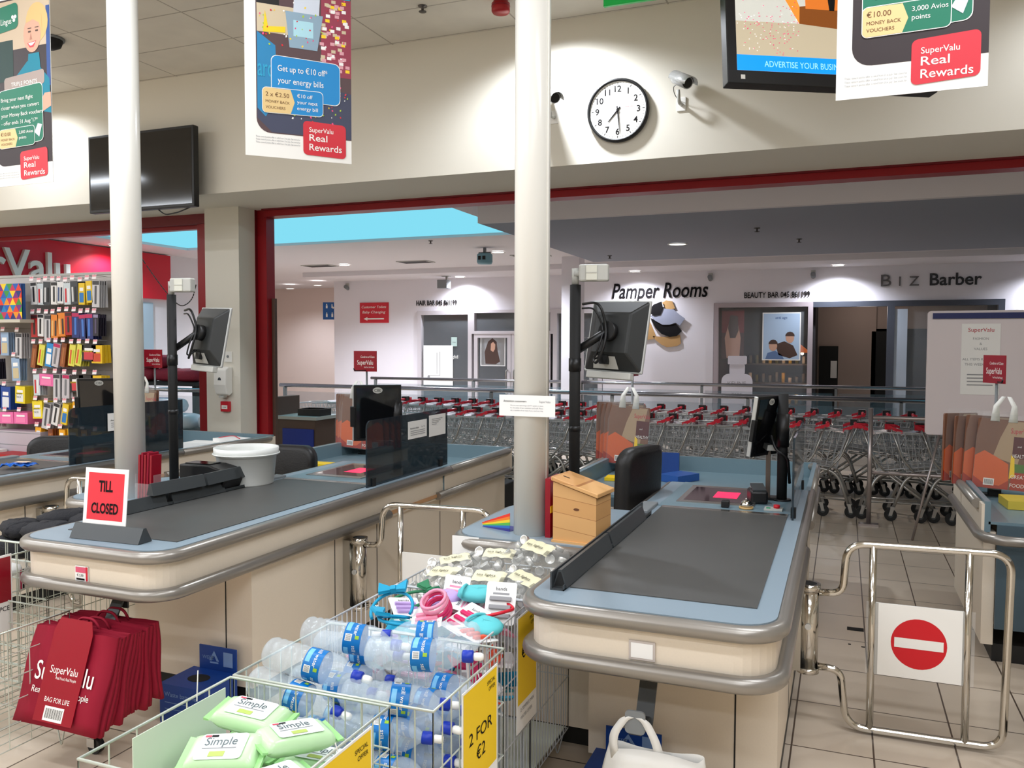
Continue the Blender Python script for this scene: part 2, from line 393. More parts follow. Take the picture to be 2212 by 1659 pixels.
# ---------------------------------------------------------------- mall lamps and ceiling fittings
LAB = {0: 'round ceiling downlight in front of the hair salon entrance', 1: 'round ceiling downlight beside the hanging projector', 2: 'round downlight at the mouth of the toilets corridor',
       3: 'round downlight furthest into the toilets corridor', 4: 'round downlight washing the wall above the hair salon door', 5: 'round downlight washing the wall above the black script shop name',
       6: 'round downlight washing the wall above the beauty window', 7: 'round downlight over the wall past the barber sign', 8: 'round downlight beyond the red wall sign seen through the left opening'}
dl0 = None
for i, (x, y, z, p) in enumerate(MALL_SPOTS):
    if dl0 is None:
        dl0 = thing('downlight', LAB[0], 'ceiling light', (x, y, z + .018), group='mall downlights')
        MB(LAMPW).cyl(.098, -.012, -.004, 20).build('lamp_disc', dl0)
        MB(WHITE).lathe([(.10, -.004), (.125, -.004), (.125, -.014), (.10, -.018), (.098, -.010)], 24).build('trim_ring', dl0)
    else: dup(dl0, (x, y, z + .018), label=LAB[i])
for x, lb in ((-7.80, 'bulkhead downlight in the store ceiling above the black television'), (-2.12, 'bulkhead downlight in the store ceiling right of the alarm sounder'), (1.7, 'bulkhead downlight in the store ceiling beyond the exit sign')):
    dup(dl0, (x, 5.98, 4.378), label=lb, group='store downlights')
d = thing('recessed_downlight', 'dim round downlight set into the dark grey dropped soffit', 'ceiling light', (-2.07, 11.15, 3.098))
MB(LAMPD).cyl(.11, -.008, -.002, 20).build('lamp_disc', d)
MB(WHITE).lathe([(.11, -.002), (.13, -.002), (.13, -.010), (.11, -.012)], 24).build('trim_ring', d)
VENT = mat('vent_dark', rgb(70, 66, 68), .6)
for x, y, lb in ((-7.45, 13.9, 'dark slotted air vent in the mall ceiling, over the hair salon'), (-9.6, 13.95, 'dark slotted air vent beside the downlight nearest the red frame'), (-5.05, 13.6, 'dark slotted air vent behind the ceiling projector')):
    v = thing('air_vent', lb, 'vent', (x, y, 3.298), group='mall ceiling vents')
    MB(LGREY).box(-.32, .32, -.18, .18, -.012, 0).build('vent_plate', v)
    sl = MB(VENT)
    for k in range(5): sl.box(-.28, .28, -.15 + k * .065, -.11 + k * .065, -.016, -.012)
    sl.build('slots', v)
def sprinkler(x, y, z, lb):
    t = thing('sprinkler_head', lb, 'sprinkler', (x, y, z))
    MB(mat('sprinkler_metal', rgb(96, 92, 90), .4, metal=.7)).lathe([(.035, 0), (.035, -.006), (.012, -.01), (.010, -.04), (.03, -.042), (.03, -.046), (.004, -.048)], 12).build('sprinkler_body', t)
sprinkler(-.95, 10.0, 3.1, 'small dark sprinkler in the soffit nearest the red header')
sprinkler(-.55, 11.2, 3.1, 'small dark sprinkler in the soffit right of its downlight')
sprinkler(-3.3, 12.3, 3.1, 'small dark sprinkler in the soffit above the till pole lamp')
sprinkler(-3.07, 5.85, 4.36, 'brass sprinkler hanging from the tiled store ceiling')
sprinkler(-9.8, 11.15, 3.3, 'small sprinkler by the rooflight edge next to the red frame')
sprinkler(-5.75, 11.2, 3.3, 'small sprinkler by the rooflight edge near the white post')
p = thing('ceiling_projector', 'pale turquoise cylindrical projector hanging below the mall ceiling', 'projector', (-5.35, 12.3, 3.3))
MB(mat('turquoise_casing', rgb(120, 164, 178), .4)).at(T(0, 0, -.26)).lathe([(.02, 0), (.11, 0), (.125, .03), (.125, .15), (.10, .17), (.02, .17)], 20).build('casing', p)
MB(GREY).box(-.1, .1, -.02, .02, -.13, -.07).box(-.02, .02, -.02, .02, -.1, 0).build('bracket', p)
MB(BLACKM).at(T(0, -.10, -.17)).box(-.06, -.015, -.03, 0, -.03, .03).box(.015, .06, -.03, 0, -.03, .03).build('lens', p)
p = thing('wall_floodlight', 'square grey floodlight on a bracket above the hair salon lettering', 'light', (-7.85, 15.95, 3.2))
MB(GREY).box(-.13, .09, -.12, .10, -.26, -.08).build('lamp_head', p, bevel=.01); MB(LGREY).box(.02, .06, -.02, .02, -.09, 0).box(-.06, .12, -.05, .05, -.012, 0).build('bracket', p)
for x, lb in ((-10.6, 'small white camera at the top left corner of the salon wall'), (-2.42, 'small round camera on the wall between script name and beauty lettering'), (-.55, 'small dark camera on the wall beside the beauty window downlight')):
    c = thing('security_camera', lb, 'camera', (x, 16.5, 3.06))
    MB(GREY).at(T(0, -.05, 0) @ RX(70)).cyl(.045, -.09, .05, 12).build('camera_body', c); MB(LGREY).box(-.04, .04, -.03, 0, -.02, .09).build('wall_mount', c)

# ---------------------------------------------------------------- signs on the mall walls
def wall_text(name, s, x0, x1, z, size, lab, m=INK, depth=.010, y=Yb, bold=0.0, shear=0.0, space=1.0):
    """raised letters standing off the wall"""
    vs_, fs, a, b = text_geo(s, bold, shear, space)
    k = (x1 - x0) / (b - a)
    mb = MB(m).at(T(0, y - depth, z) @ FACE)
    vv = [((v.x - a) * k + x0, v.y * size, 0) for v in vs_]
    mb.raw(vv, fs)
    o = mb.build(name); so = o.modifiers.new('thickness', 'SOLIDIFY'); so.thickness = depth - .003; so.offset = -1.0
    tag(o, lab, 'sign'); return o
wall_text('salon_lettering', 'HAIR BAR 045 861199', -8.82, -7.83, 2.62, .155, 'black capital letters and phone number above the hair salon window', bold=.006)
wall_text('beauty_lettering', 'BEAUTY BAR 045 861199', -1.78, -.60, 2.66, .155, 'black capital letters and phone number above the beauty window', bold=.006)
wall_text('script_shop_name', 'Pamper Rooms', -4.37, -2.46, 2.70, .42, 'large black slanted script name on the white salon wall', bold=.012, shear=.22)
tn = thing('thin_shop_name', 'thin grey spaced capitals left of the bold barber name', 'sign', (.60, Yb, 2.83))
for q, (ch, lx0, lx1) in enumerate((('B', 0, .17), ('I', .30, .318), ('Z', .46, .62))):
    vs_, fs, a, b_ = text_geo(ch, 0, 0, 1); kk = (lx1 - lx0) / (b_ - a)
    o = MB(mat('grey_letters', rgb(100, 96, 98), .5)).at(T(0, -.03, 0) @ FACE).raw([((v.x - a) * kk + lx0, v.y * (.24 if q else .30), 0) for v in vs_], fs).build('raised_letter', tn)
    so = o.modifiers.new('thickness', 'SOLIDIFY'); so.thickness = .026; so.offset = -1
wall_text('bold_shop_name', 'Barber', 1.39, 2.20, 2.83, .30, 'bold dark grey barber name over the dark shop front', mat('charcoal_letters', rgb(54, 54, 58), .5), bold=.018)
lg = thing('salon_emblem', 'flower like emblem of black, silver and tan panels on the salon wall', 'emblem', (-3.25, Yb, 1.74))
GOLD = mat('tan_panel', rgb(186, 146, 96), .4); SIL = mat('silver_panel', rgb(150, 154, 172), .35)
def petal(m, pts, d0, d1, nm): MB(m).at(FACE).prism(pts, d0, d1).build(nm, lg)
petal(GOLD, [(-.50, .50), (-.40, .58), (-.32, .45), (-.22, .22), (-.26, .14), (-.42, .12), (-.58, .10), (-.60, .18)], .012, .03, 'tan_petal')
petal(GOLD, [(-.28, .20), (-.05, .18), (.26, .22), (.28, .05), (.20, 0), (0, -.02), (-.10, .03), (-.22, .12)], .012, .03, 'tan_petal')
petal(GOLD, [(-.10, .86), (-.02, .90), (.10, .88), (.16, .74), (-.02, .70)], .012, .03, 'tan_petal')
petal(INK, [(-.32, .56), (-.26, .52), (.0, .42), (.18, .44), (.30, .30), (.20, .20), (.06, .18), (-.10, .24), (-.22, .36), (-.30, .50)], .031, .045, 'black_petal')
petal(SIL, [(-.34, .60), (-.20, .62), (-.06, .74), (.14, .72), (.22, .64), (.36, .54), (.26, .40), (.18, .46), (.06, .42), (-.08, .42), (-.22, .50)], .046, .06, 'silver_petal')
petal(INK, [(-.34, .72), (-.26, .82), (-.10, .88), (-.07, .74), (-.12, .62), (-.24, .60), (-.32, .64)], .061, .072, 'black_petal')
def flat_sign(name, lab, cat, loc, w_, h_, t, base, draw=None, rz=0, group=None, part='panel'):
    """thin rectangular board standing in x,z, printed side to -Y; loc = lower left corner"""
    o = thing(name, lab, cat, loc, rz, group)
    mb = MB(base).box(0, w_, -t, 0, 0, h_)
    if draw:
        mb.at(T(0, -t, 0) @ FACE); draw(mb)
    mb.build(part, o)
    return o
def d_toilet(mb):
    mb.m(WHITE).text('Customer Toilets', .082, .37, .33, .002, 'C', .004, .2, width=.64).text('Baby Changing', .082, .37, .215, .002, 'C', .004, .2, width=.60)
    mb.poly([(.10, .09, .002), (.20, .13, .002), (.20, .105, .002), (.63, .105, .002), (.63, .075, .002), (.20, .075, .002), (.20, .05, .002)])
flat_sign('toilet_sign', 'red sign with white lettering and left arrow on the salon wall', 'sign', (-10.27, Yb, 2.245), .745, .455, .02, mat('toilet_sign_red', rgb(206, 44, 58), .4), d_toilet)
def d_wc(mb):
    mb.m(WHITE)
    for x, y in ((.09, .26), (.09, .06), (.22, .06)):
        mb.rect(x - .02, x + .02, y, y + .07, .002); mb.rrect(x - .014, x + .014, y + .076, y + .104, .012, .003)
    mb.poly([(.20, .27, .002), (.25, .25, .002), (.27, .28, .002), (.23, .31, .002), (.225, .36, .002), (.205, .36, .002)])
    mb.poly([(.27, .16, .002), (.32, .20, .002), (.27, .24, .002)])
flat_sign('washroom_sign', 'blue projecting sign with white figures at the corridor corner', 'sign', (-11.28, Yb + .02, 2.33), .34, .40, .03, mat('sign_blue', rgb(34, 92, 160), .4), d_wc, 18)

# red fascia with the large white name on the left mall wall
rs = thing('red_fascia', 'long red fascia with large white letters on the left mall wall', 'sign', (-10.998, 7.7, 2.52))
MB(SIGNRED).box(0, .06, 0, 3.72, 0, .76).build('backing_board', rs)
mb = MB(WHITE).at(T(.062, 0, 0) @ RZ(90) @ FACE)
mb.text('rValu', .62, 1.64, .14, 0, 'R', .014)
o = mb.build('raised_letters', rs); so = o.modifiers.new('thickness', 'SOLIDIFY'); so.thickness = .05; so.offset = 1
wp = thing('entrance_poster', 'pale blue poster with a green circle below the red fascia', 'poster', (-10.998, 9.6, 1.1))
mb = MB(mat('pale_blue_print', rgb(176, 200, 216), .5)).box(0, .02, 0, 1.45, 0, 1.35)
mb.at(T(.021, 0, 0) @ RZ(90) @ FACE).m(mat('plum_print', rgb(104, 52, 96), .5)).text('home', .16, .55, .98, 0, 'L', .01).text('treat', .22, .50, .72, 0, 'L', .015)
mb.m(mat('green_print', rgb(60, 150, 100), .5)).poly([(.85 + .24 * math.cos(a / 16 * 2 * PI), .34 + .24 * math.sin(a / 16 * 2 * PI), 0) for a in range(16)])
mb.m(WHITE).text('be', .2, .85, .26, .002, 'C', .01)
mb.build('panel', wp)

# posters and goods in the shop windows
o = flat_sign('line_drawing_poster', 'white poster with a thin line drawing in the hair salon window', 'poster', (-8.66, Yb + .02, .86), .72, .88, .006, PAPER,
    lambda mb: mb.m(GREYINK).rect(.33, .34, .25, .72, .001).rect(.40, .41, .22, .74, .001).rect(.12, .41, .21, .22, .001).rrect(.10, .16, .14, .22, .03, .001))
flat_sign('pale_notice', 'small pale notice stuck inside the hair salon window', 'notice', (-7.98, Yb + .02, 1.72), .14, .2, .004, mat('pale_green_paper', rgb(190, 214, 208), .6), lambda mb: mb.m(INK).text('thuya', .035, .07, .08, .001, 'C', .002))
flat_sign('window_transfer', 'small white letters stuck on the hair salon window', 'lettering', (-7.98, Yb + .025, 1.44), .18, .09, .002, GLASS, lambda mb: mb.m(WHITE).text('ghd', .1, .09, .02, .001, 'C', .004))
HAIRB = mat('brown_hair_print', rgb(78, 56, 48), .6); SKIN = mat('skin_print', rgb(206, 160, 136), .6)
def d_model(mb):
    mb.m(mat('grey_photo_print', rgb(170, 172, 176), .6)).rect(.02, .56, .02, .66, .001)
    mb.m(HAIRB).poly([(.12, .05, .002), (.10, .30, .002), (.18, .52, .002), (.28, .60, .002), (.38, .52, .002), (.40, .34, .002), (.46, .10, .002), (.36, .04, .002)])
    mb.m(SKIN).poly([(.24, .34, .003), (.25, .48, .003), (.30, .52, .003), (.35, .46, .003), (.34, .36, .003), (.30, .30, .003)])
flat_sign('model_poster', 'photo poster of long brown hair on the salon door', 'poster', (-7.28, Yb + .015, 1.30), .58, .68, .004, PAPER, d_model)
def d_couple(mb):
    mb.m(mat('sky_print', rgb(176, 198, 222), .6)).rect(.02, .67, .02, .88, .001)
    mb.m(mat('navy_print', rgb(50, 80, 140), .6)).text('anti age', .07, .34, .78, .002, 'C', .003)
    mb.m(mat('denim_print', rgb(96, 120, 160), .6)).poly([(.06, .02, .002), (.10, .14, .002), (.24, .18, .002), (.36, .10, .002), (.40, .02, .002)])
    mb.m(HAIRB).poly([(.30, .10, .002), (.24, .30, .002), (.40, .36, .002), (.56, .28, .002), (.64, .10, .002), (.50, .04, .002)])
    for x, y in ((.20, .27), (.50, .42)):
        mb.m(SKIN).poly([(x + .075 * math.cos(a / 12 * 2 * PI), y + .095 * math.sin(a / 12 * 2 * PI), .003) for a in range(12)])
        mb.m(HAIRB).poly([(x + .085 * math.cos(a / 12 * 2 * PI), y + .035 + .085 * math.sin(a / 12 * 2 * PI), .004) for a in range(0, 7)])
flat_sign('couple_poster', 'pale blue poster of an embracing couple in the beauty window', 'poster', (-1.44, Yb + .02, 1.48), .69, .90, .005, PAPER, d_couple)
def d_red(mb):
    mb.m(mat('crimson_print', rgb(120, 24, 30), .6)).rect(0, .42, .5, .92, .001)
    mb.m(SKIN).poly([(.10, .02, .002), (.06, .40, .002), (.14, .70, .002), (.30, .72, .002), (.36, .40, .002), (.34, .02, .002)])
    mb.m(HAIRB).poly([(.12, .60, .003), (.16, .84, .003), (.30, .82, .003), (.32, .55, .003), (.26, .40, .003), (.16, .40, .003)])
flat_sign('red_window_poster', 'dark red beauty poster at the side of the beauty window', 'poster', (-2.20, Yb + .05, 1.50), .42, .95, .005, mat('maroon_print', rgb(70, 34, 30), .6), d_red)
b = thing('bottle_cutout', 'flat white bottle shaped display board before the beauty window', 'display board', (-1.87, 16.3, 0))
mb = MB(mat('white_board', rgb(226, 222, 232), .5)).at(FACE)
mb.prism(rr_pts(-.285, .285, 0, 1.22, .14, corners=(0, 0, 1, 1)), -.02, .02).prism(rr_pts(-.14, .14, 1.22, 1.40, .02), -.02, .02).prism(rr_pts(-.17, .17, 1.40, 1.56, .02), -.03, .03)
mb.m(GREYINK).text('KEUNE', .11, 0, 1.0, .022, 'C').text('CARE', .08, 0, .80, .022, 'C'); mb.build('board', b)
MB(GREY).box(-.2, .2, .02, .3, 0, .03).build('foot', b)
pl = thing('pendant_lamp', 'orange glass pendant lamp glowing inside the beauty shop', 'lamp', (-.95, 17.6, 1.62))
MB(mat('amber_glass', rgb(214, 110, 40), .3, emit=rgb(230, 110, 30), es=.5)).lathe([(.05, .22), (.16, .16), (.30, .04), (.33, 0)], 20, caps=False).build('lamp_shade', pl)
bl = MB(mat('lit_bulb', (1, 1, 1, 1), .5, emit=(1, .85, .6, 1), es=8))
for k in range(4): bl.at(T(.2 * math.cos(k * 1.57 + .4), .2 * math.sin(k * 1.57 + .4), -.02)).blob(.03, .03, .03, 10, 6)
o = bl.build('bulbs', pl); o['kind'] = 'stuff'; MB(BLACK).tube([(0, 0, .22), (0, 0, 1.2)], .008, 6).build('flex', pl)
sh = thing('product_shelf', 'lit shelf of small jars deep inside the beauty shop', 'shelf', (-1.5, 18.4, 0))
m_ = MB(mat('smoky_shelf', rgb(90, 84, 78), .5))
for z in (.5, .95, 1.35): m_.box(-.7, .8, 0, .3, z, z + .03)
m_.build('shelf_boards', sh)
jr = random.Random(3); jars = MB()
for z in (.53, .98, 1.38):
    for k in range(11):
        jars.m([PAPER, YELLOW, mat('olive_jar', rgb(120, 124, 70), .4), GREY][jr.randrange(4)]).at(T(-.62 + k * .135, .12, z)).cyl(.035, 0, jr.uniform(.1, .22), 8)
o = jars.build('jars', sh); o['kind'] = 'stuff'
bpy_l = bpy.data.lights.new('beauty_shop_lamp', 'POINT'); bpy_l.energy = 8; bpy_l.color = (1, .6, .3); bpy_l.shadow_soft_size = .2
lo = bpy.data.objects.new('beauty_shop_lamp', bpy_l); COL.objects.link(lo); lo.location = (-1.1, 17.7, 1.4)
bpy_l = bpy.data.lights.new('barber_fill_light', 'POINT'); bpy_l.energy = 7; bpy_l.color = (1, .85, .78); bpy_l.shadow_soft_size = .2  # weak light added to brighten the barber interior, no fitting behind it
lo = bpy.data.objects.new('barber_fill_light', bpy_l); COL.objects.link(lo); lo.location = (.4, 17.4, 2.5)
for k in range(2):
    s_ = thing('salon_shelf', ['white shelf unit of hair products in the salon window, near its left jamb', 'white shelf unit of hair products in the salon window, beside the tan emblem'][k], 'shelf', (-5.45 + k * .45, 16.9, 0), group='salon window shelves')
    m_ = MB(WHITE)
    for z in (.4, .7, 1.0, 1.3, 1.6, 1.9): m_.box(0, .36, 0, .25, z, z + .02)
    m_.build('shelf_boards', s_)
    for z in (.42, .72, 1.02, 1.32, 1.62):
        for q in range(3): MB([PAPER, GREY, LGREY][jr.randrange(3)]).box(.03 + q * .11, .10 + q * .11, .05, .15, z, z + jr.uniform(.08, .2)).build('product_box', s_)

# ---------------------------------------------------------------- rails, kiosk and stacked sacks in the mall
def rail(name, lab, x0, x1, y, z, r, glass=True, posts=()):
    t = thing(name, lab, 'railing', (x0, y, 0))
    MB(mat('rail_tube', rgb(150, 152, 158), .22, metal=.9)).tube([(0, 0, z), (x1 - x0, 0, z)], r, 12).build('handrail', t)
    for px in posts: MB(GREY).box(px - x0 - .02, px - x0 + .02, -.03, .03, 0, z - r).build('post', t)
    if glass:
        for a, b in zip(posts, posts[1:]): MB(RAILGLASS).box(a - x0 + .05, b - x0 - .05, -.006, .006, .12, z - .1).build('glass_panel', t)
rail('front_handrail', 'thick metal handrail with glass running behind both trolley rows', -8.9, 4.0, 11.75, 1.06, .034, True, (-8.8, -6.9, -5.0, -3.1, -1.2, .7, 2.6, 3.9))
rail('rear_handrail', 'thinner metal handrail further back before the shop fronts', -8.6, 4.0, 14.2, 1.10, .028, True, (-8.5, -6.4, -4.3, -2.2, -.1, 2.0, 3.9))
st = thing('steel_barrier', 'steel post barrier with two rails standing in front of the trolleys', 'barrier', (.26, 8.82, 0))
bs = mat('satin_steel', rgb(176, 166, 164), .3, metal=.75)
MB(bs).cyl(.022, .02, 1.15, 12).build('post', st)
MB(bs).box(-.09, .09, -.05, .05, 0, .02).build('base_plate', st)
MB(bs).tube([(0.02, 0, 1.06), (1.75, 0, 1.06)], .020, 10).build('upper_rail', st)
MB(bs).tube([(0.02, 0, .52), (1.75, 0, .52)], .018, 10).build('lower_rail', st)
MB(bs).cyl(.022, 0, 1.15, 12).build('post', st, (1.75, 0, 0))
k = thing('brown_kiosk', 'brown service desk with a blue front panel beside the trolleys', 'kiosk', (-6.9, 9.0, 0))
MB(BROWN).box(0, .62, 0, .5, .0, .78).build('cabinet', k, bevel=.006)
MB(LGREY).box(-.03, .66, -.04, .54, .78, .82).build('top', k)
MB(mat('royal_blue_panel', rgb(26, 52, 150), .5)).box(.12, .60, -.012, 0, .1, .66).build('front_panel', k)
MB(BROWN).box(-.10, .02, -.02, .5, 0, 1.06).build('side_screen', k)
o = MB(BLACK).at(T(-6.62, 9.1, .82)).box(0, .34, 0, .26, 0, .012).box(0, .34, 0, .012, .012, .09).box(0, .34, .248, .26, .012, .09).box(0, .012, .012, .248, .012, .09).box(.328, .34, .012, .248, .012, .09).build('black_tray')
tag(o, 'black plastic tray on top of the brown service desk', 'tray')
cg = thing('glass_pen', 'glass sided pen of sacks beyond the left opening', 'pen', (-10.6, 9.0, 0))
MB(mat('rail_tube', rgb(150, 152, 158))).tube([(0, 0, 1.12), (2.9, 0, 1.12)], .03, 10).build('handrail', cg)
MB(RAILGLASS).box(0, 2.9, -.006, .006, .1, 1.04).build('glass_panel', cg)
MB(BLACKM).box(0, 2.9, .06, .10, 0, .5).build('kick_panel', cg)
for px in (.03, 1.45, 2.87): MB(GREY).cyl(.022, 0, 1.12, 8).build('post', cg, (px, 0, 0))
def sack(m, lx, ly, lz, loc, rz, lab, group, seed, band=None, bandtext=None):
    rn = random.Random(seed)
    t = thing('sack', lab, 'sack', loc, rz, group)
    MB(m).at(T(0, 0, lz)).blob(lx, ly, lz, 16, 8, .6, .03, rn).build('sack_body', t)
    if band:
        bb = MB(band).at(T(0, 0, lz) @ RY(90)).lathe([(lz * 1.02, -lx * .5), (lz * 1.05, 0), (lz * 1.02, lx * .5)], 16)
        if bandtext: bb.m(WHITE).at(T(0, -ly * 1.02, lz * .7) @ FACE).text(bandtext, .09, 0, 0, .03, 'C', .004)
        bb.build('print_band', t)
REDNET = mat('red_net', rgb(128, 22, 44), .7, noise=(60, .3)); BAGW_ = mat('white_sack', rgb(206, 214, 224), .35, noise=(14, .12)); NAVY = mat('navy_print', rgb(30, 34, 66), .5)
rp = [(-9.78, 9.7, 1.195), (-9.32, 9.7, 1.195), (-9.56, 9.7, 1.39), (-8.92, 9.7, 1.195)]
for i, q in enumerate(rp):
    sack(REDNET, .24, .17, .10, q, 0, ['red net sack of vegetables at the left end of the pen top', 'red net sack of vegetables in the middle of the pen top', 'red net sack of vegetables lying on two others', 'red net sack of vegetables at the free end of the pen top'][i], 'red net sacks', i)
pk_ = thing('pallet', 'dark low pallet under the white fuel sacks in the glass pen', 'pallet', (-9.75, 9.12, 0)); MB(BLACKM).box(0, 2.0, 0, .30, 0, .545).build('deck', pk_)
rk = thing('pen_shelf', 'dark shelf behind the glass pen carrying red net sacks', 'shelf', (-10.0, 9.5, 0)); MB(BLACKM).box(0, 1.3, 0, .4, 1.14, 1.19).build('board', rk)
for lx in (.05, 1.25): MB(BLACKM).box(lx - .03, lx + .03, .05, .35, 0, 1.14).build('bracket', rk)
for i, q in enumerate([(-9.35, 9.30, .55), (-8.72, 9.30, .55), (-8.08, 9.30, .55), (-9.0, 9.30, .76)]):
    sack(BAGW_, .30, .18, .11, q, 0, ['white fuel sack at the left of the glass pen', 'white fuel sack in the middle of the glass pen', 'white fuel sack at the right of the glass pen', 'white fuel sack with a navy printed band on the pile'][i], 'white fuel sacks', 20 + i, NAVY if i == 3 else None, 'HOME FIRE' if i == 3 else None)
wb = thing('whiteboard_easel', 'white flipchart board with a blue clip bar on thin legs', 'whiteboard', (.69, 8.3, 0))
mb = MB(mat('white_enamel', rgb(226, 216, 218), .3)).at(T(0, 0, .965) @ FACE).prism(rr_pts(0, .98, 0, 1.10, .03), -.015, .015); mb.build('board', wb)
MB(mat('blue_clip', rgb(24, 36, 96), .4)).box(.04, .94, -.035, -.016, 1.995, 2.045).build('clip_bar', wb)
MB(mat('blue_clip', rgb(24, 36, 96))).box(.15, .83, -.07, -.016, .955, .985).build('pen_tray', wb)
for a, b in (((.12, 0, .97), (-.08, -.02, 0)), ((.86, 0, .97), (1.06, -.02, 0)), ((.49, .02, .97), (.49, .45, 0))): MB(bs).tube([a, b], .011, 8).build('leg', wb)
def d_note(mb):
    mb.m(mat('red_ink', rgb(190, 40, 60), .6)).text('SuperValu', .05, .15, .55, .001, 'C', .002)
    mb.m(GREYINK)
    for q, s in enumerate(('FASHION', '&', 'VALUES', '', 'ALL ITEMS REDUCED', 'THIS WEEK ONLY')): mb.text(s, .03, .15, .48 - q * .045, .001, 'C')
    for q in range(4): mb.rect(.05, .25, .17 - q * .03, .18 - q * .03, .001)
flat_sign('board_notice', 'printed notice with a red heading stuck on the flipchart board', 'notice', (.96, 8.283, 1.33), .30, .62, .002, PAPER, d_note)
# ================================================================ checkouts: one module, four of them
OX, OY = -.58, 4.5
LOC = T(-OX, -OY, 0)
def perim(x0, x1, y0, y1, r, z, rear=True):
    """path round the front of a counter: up the left side, round the nose, back along the right side"""
    p = [(x0, y1, z)] + [(x, y, z) for x, y in rr_pts(x0, x1, y0, y0 + 2 * r, r, 7)[:16]] + [(x1, y1, z)]
    return p
CK = thing('checkout_counter', 'supermarket checkout with an empty dark belt beside the no entry gate', 'checkout', (OX, OY, 0), group='checkout counters')
X0, X1, YF, YE = -.985, -.175, 2.60, 6.45
nose = [(x, y) for x, y in rr_pts(X0, X1, YF, YF + .24, .12, 7)[:16]]
mb = MB(CREAM).at(LOC)
# fascia band
o2 = nose + [(X1, YE), (X0, YE)]
mb.prism(nose + [(X1, 5.2), (X0, 5.2)], .69, .884)
mb.build('fascia_band', CK)
mb = MB(TOPBLUE).at(LOC); inn = [(x, y) for x, y in rr_pts(X0, X1, YF, YF + .24, .12, 7)[:16]]
mb.prism(inn + [(X1, 5.2), (X0, 5.2)], .884, .900); mb.build('counter_top', CK)
mb = MB(CREAM).at(LOC).box(-.93, -.2, 3.2, 4.35, .1, .69).box(-.93, -.2, 4.353, 5.2, .1, .69)
mb.m(BLACKM)
for y in (3.9, 4.35, 5.2): mb.box(-.1995, -.1985, y - .003, y + .003, .1, .69)
mb.box(-.357, -.351, 3.1985, 3.2, .1, .69)
cab_ = mb.build('base_cabinet', CK)
MB(KICK).at(LOC).box(-.90, -.205, 3.24, 5.2, 0, .1).build('kickboard', cab_)
def bumper(pts, z, nm='bumper_rail', r=.028): return MB(BUMP).at(LOC).tube([(x, y, z) for x, y in pts], r, 12).build(nm, CK)
BX0, BX1, BYF = X0 - .01, X1 + .013, YF - .015
nb = rr_pts(BX0, BX1, BYF, BYF + .26, .13, 8)[:18]
bumper([(BX0, 5.2)] + nb + [(BX1, 5.27)], .872)
bumper([(BX1, 5.275), (BX1, 6.33), (BX1 - .01, 6.40), (BX1 - .05, 6.455), (BX1 - .12, 6.47), (-1.62, 6.47)], .872)
bumper([(BX0, 5.2)] + nb + [(BX1, 4.43)], .715)
bumper([(BX1, 5.09), (BX1, 6.40), (BX1 - .06, 6.46)], .715)
MB(mat('bare_bumper_core', rgb(196, 150, 108), .6)).at(LOC).box(X1, X1 + .008, 4.43, 5.09, .705, .727).build('bare_strip', CK)
mb = MB(BELT).at(LOC).box(-.878, -.243, 2.77, 4.34, .897, .9035); mb.build('conveyor_belt', CK)
mb = MB(STEEL).at(LOC).box(-.878, -.243, 4.34, 4.39, .898, .905).m(TRAYBLUE).box(-.90, -.215, 4.39, 5.2, .899, .904)
deck_ = mb.build('scanner_deck', CK)
mb = MB(STEEL).at(LOC).box(-.83, -.42, 4.52, 5.08, .904, .908).m(mat('scanner_window', rgb(56, 34, 46), .05, spec=.8)).box(-.80, -.45, 4.58, 5.02, .908, .9085)
mb.m(mat('scanner_glow', rgb(220, 30, 80), .2, emit=rgb(255, 30, 90), es=.9)).box(-.66, -.53, 4.70, 4.90, .9086, .9090)
mb.build('scanner_plate', deck_)
mb = MB(TRAYBLUE).at(LOC).box(-1.64, -.175, 5.2, 6.45, .775, .79).box(-1.66, -1.63, 5.2, 6.45, .73, .90).box(-1.66, -.175, 6.43, 6.46, .73, .90).box(-.19, -.165, 5.2, 6.45, .73, .90).box(-.985, -.175, 5.195, 5.21, .79, .90)
mb.build('packing_tray', CK)
mb = MB(CREAM).at(LOC).box(-1.675, -1.66, 5.2, 6.46, .69, .885).box(-.165, -.160, 5.2, 6.46, .69, .885).box(-1.66, -.165, 6.46, 6.475, .69, .885).box(-1.62, -.2, 5.62, 6.4, .1, .73).box(-1.66, -1.60, 5.22, 6.40, .1, .73).box(-.205, -.2, 5.2, 5.9, .1, .69)
mb.build('packing_base', CK)
bumper([(-1.67, 6.44), (-1.685, 6.40), (-1.685, 5.3)], .872); bumper([(-1.685, 6.42), (-1.685, 5.22), (-1.66, 5.12), (-1.58, 5.06), (-1.3, 5.06)], .715)
MB(mat('dark_blue_grey_panel', rgb(74, 92, 102), .4)).at(LOC).box(-1.60, -1.0, 5.185, 5.2, .2, .775).build('desk_panel', CK)  # desk panel in a darker blue grey than the tray
MB(KICK).at(LOC).box(-1.60, -.205, 5.25, 6.36, 0, .1).build('kickboard', CK)
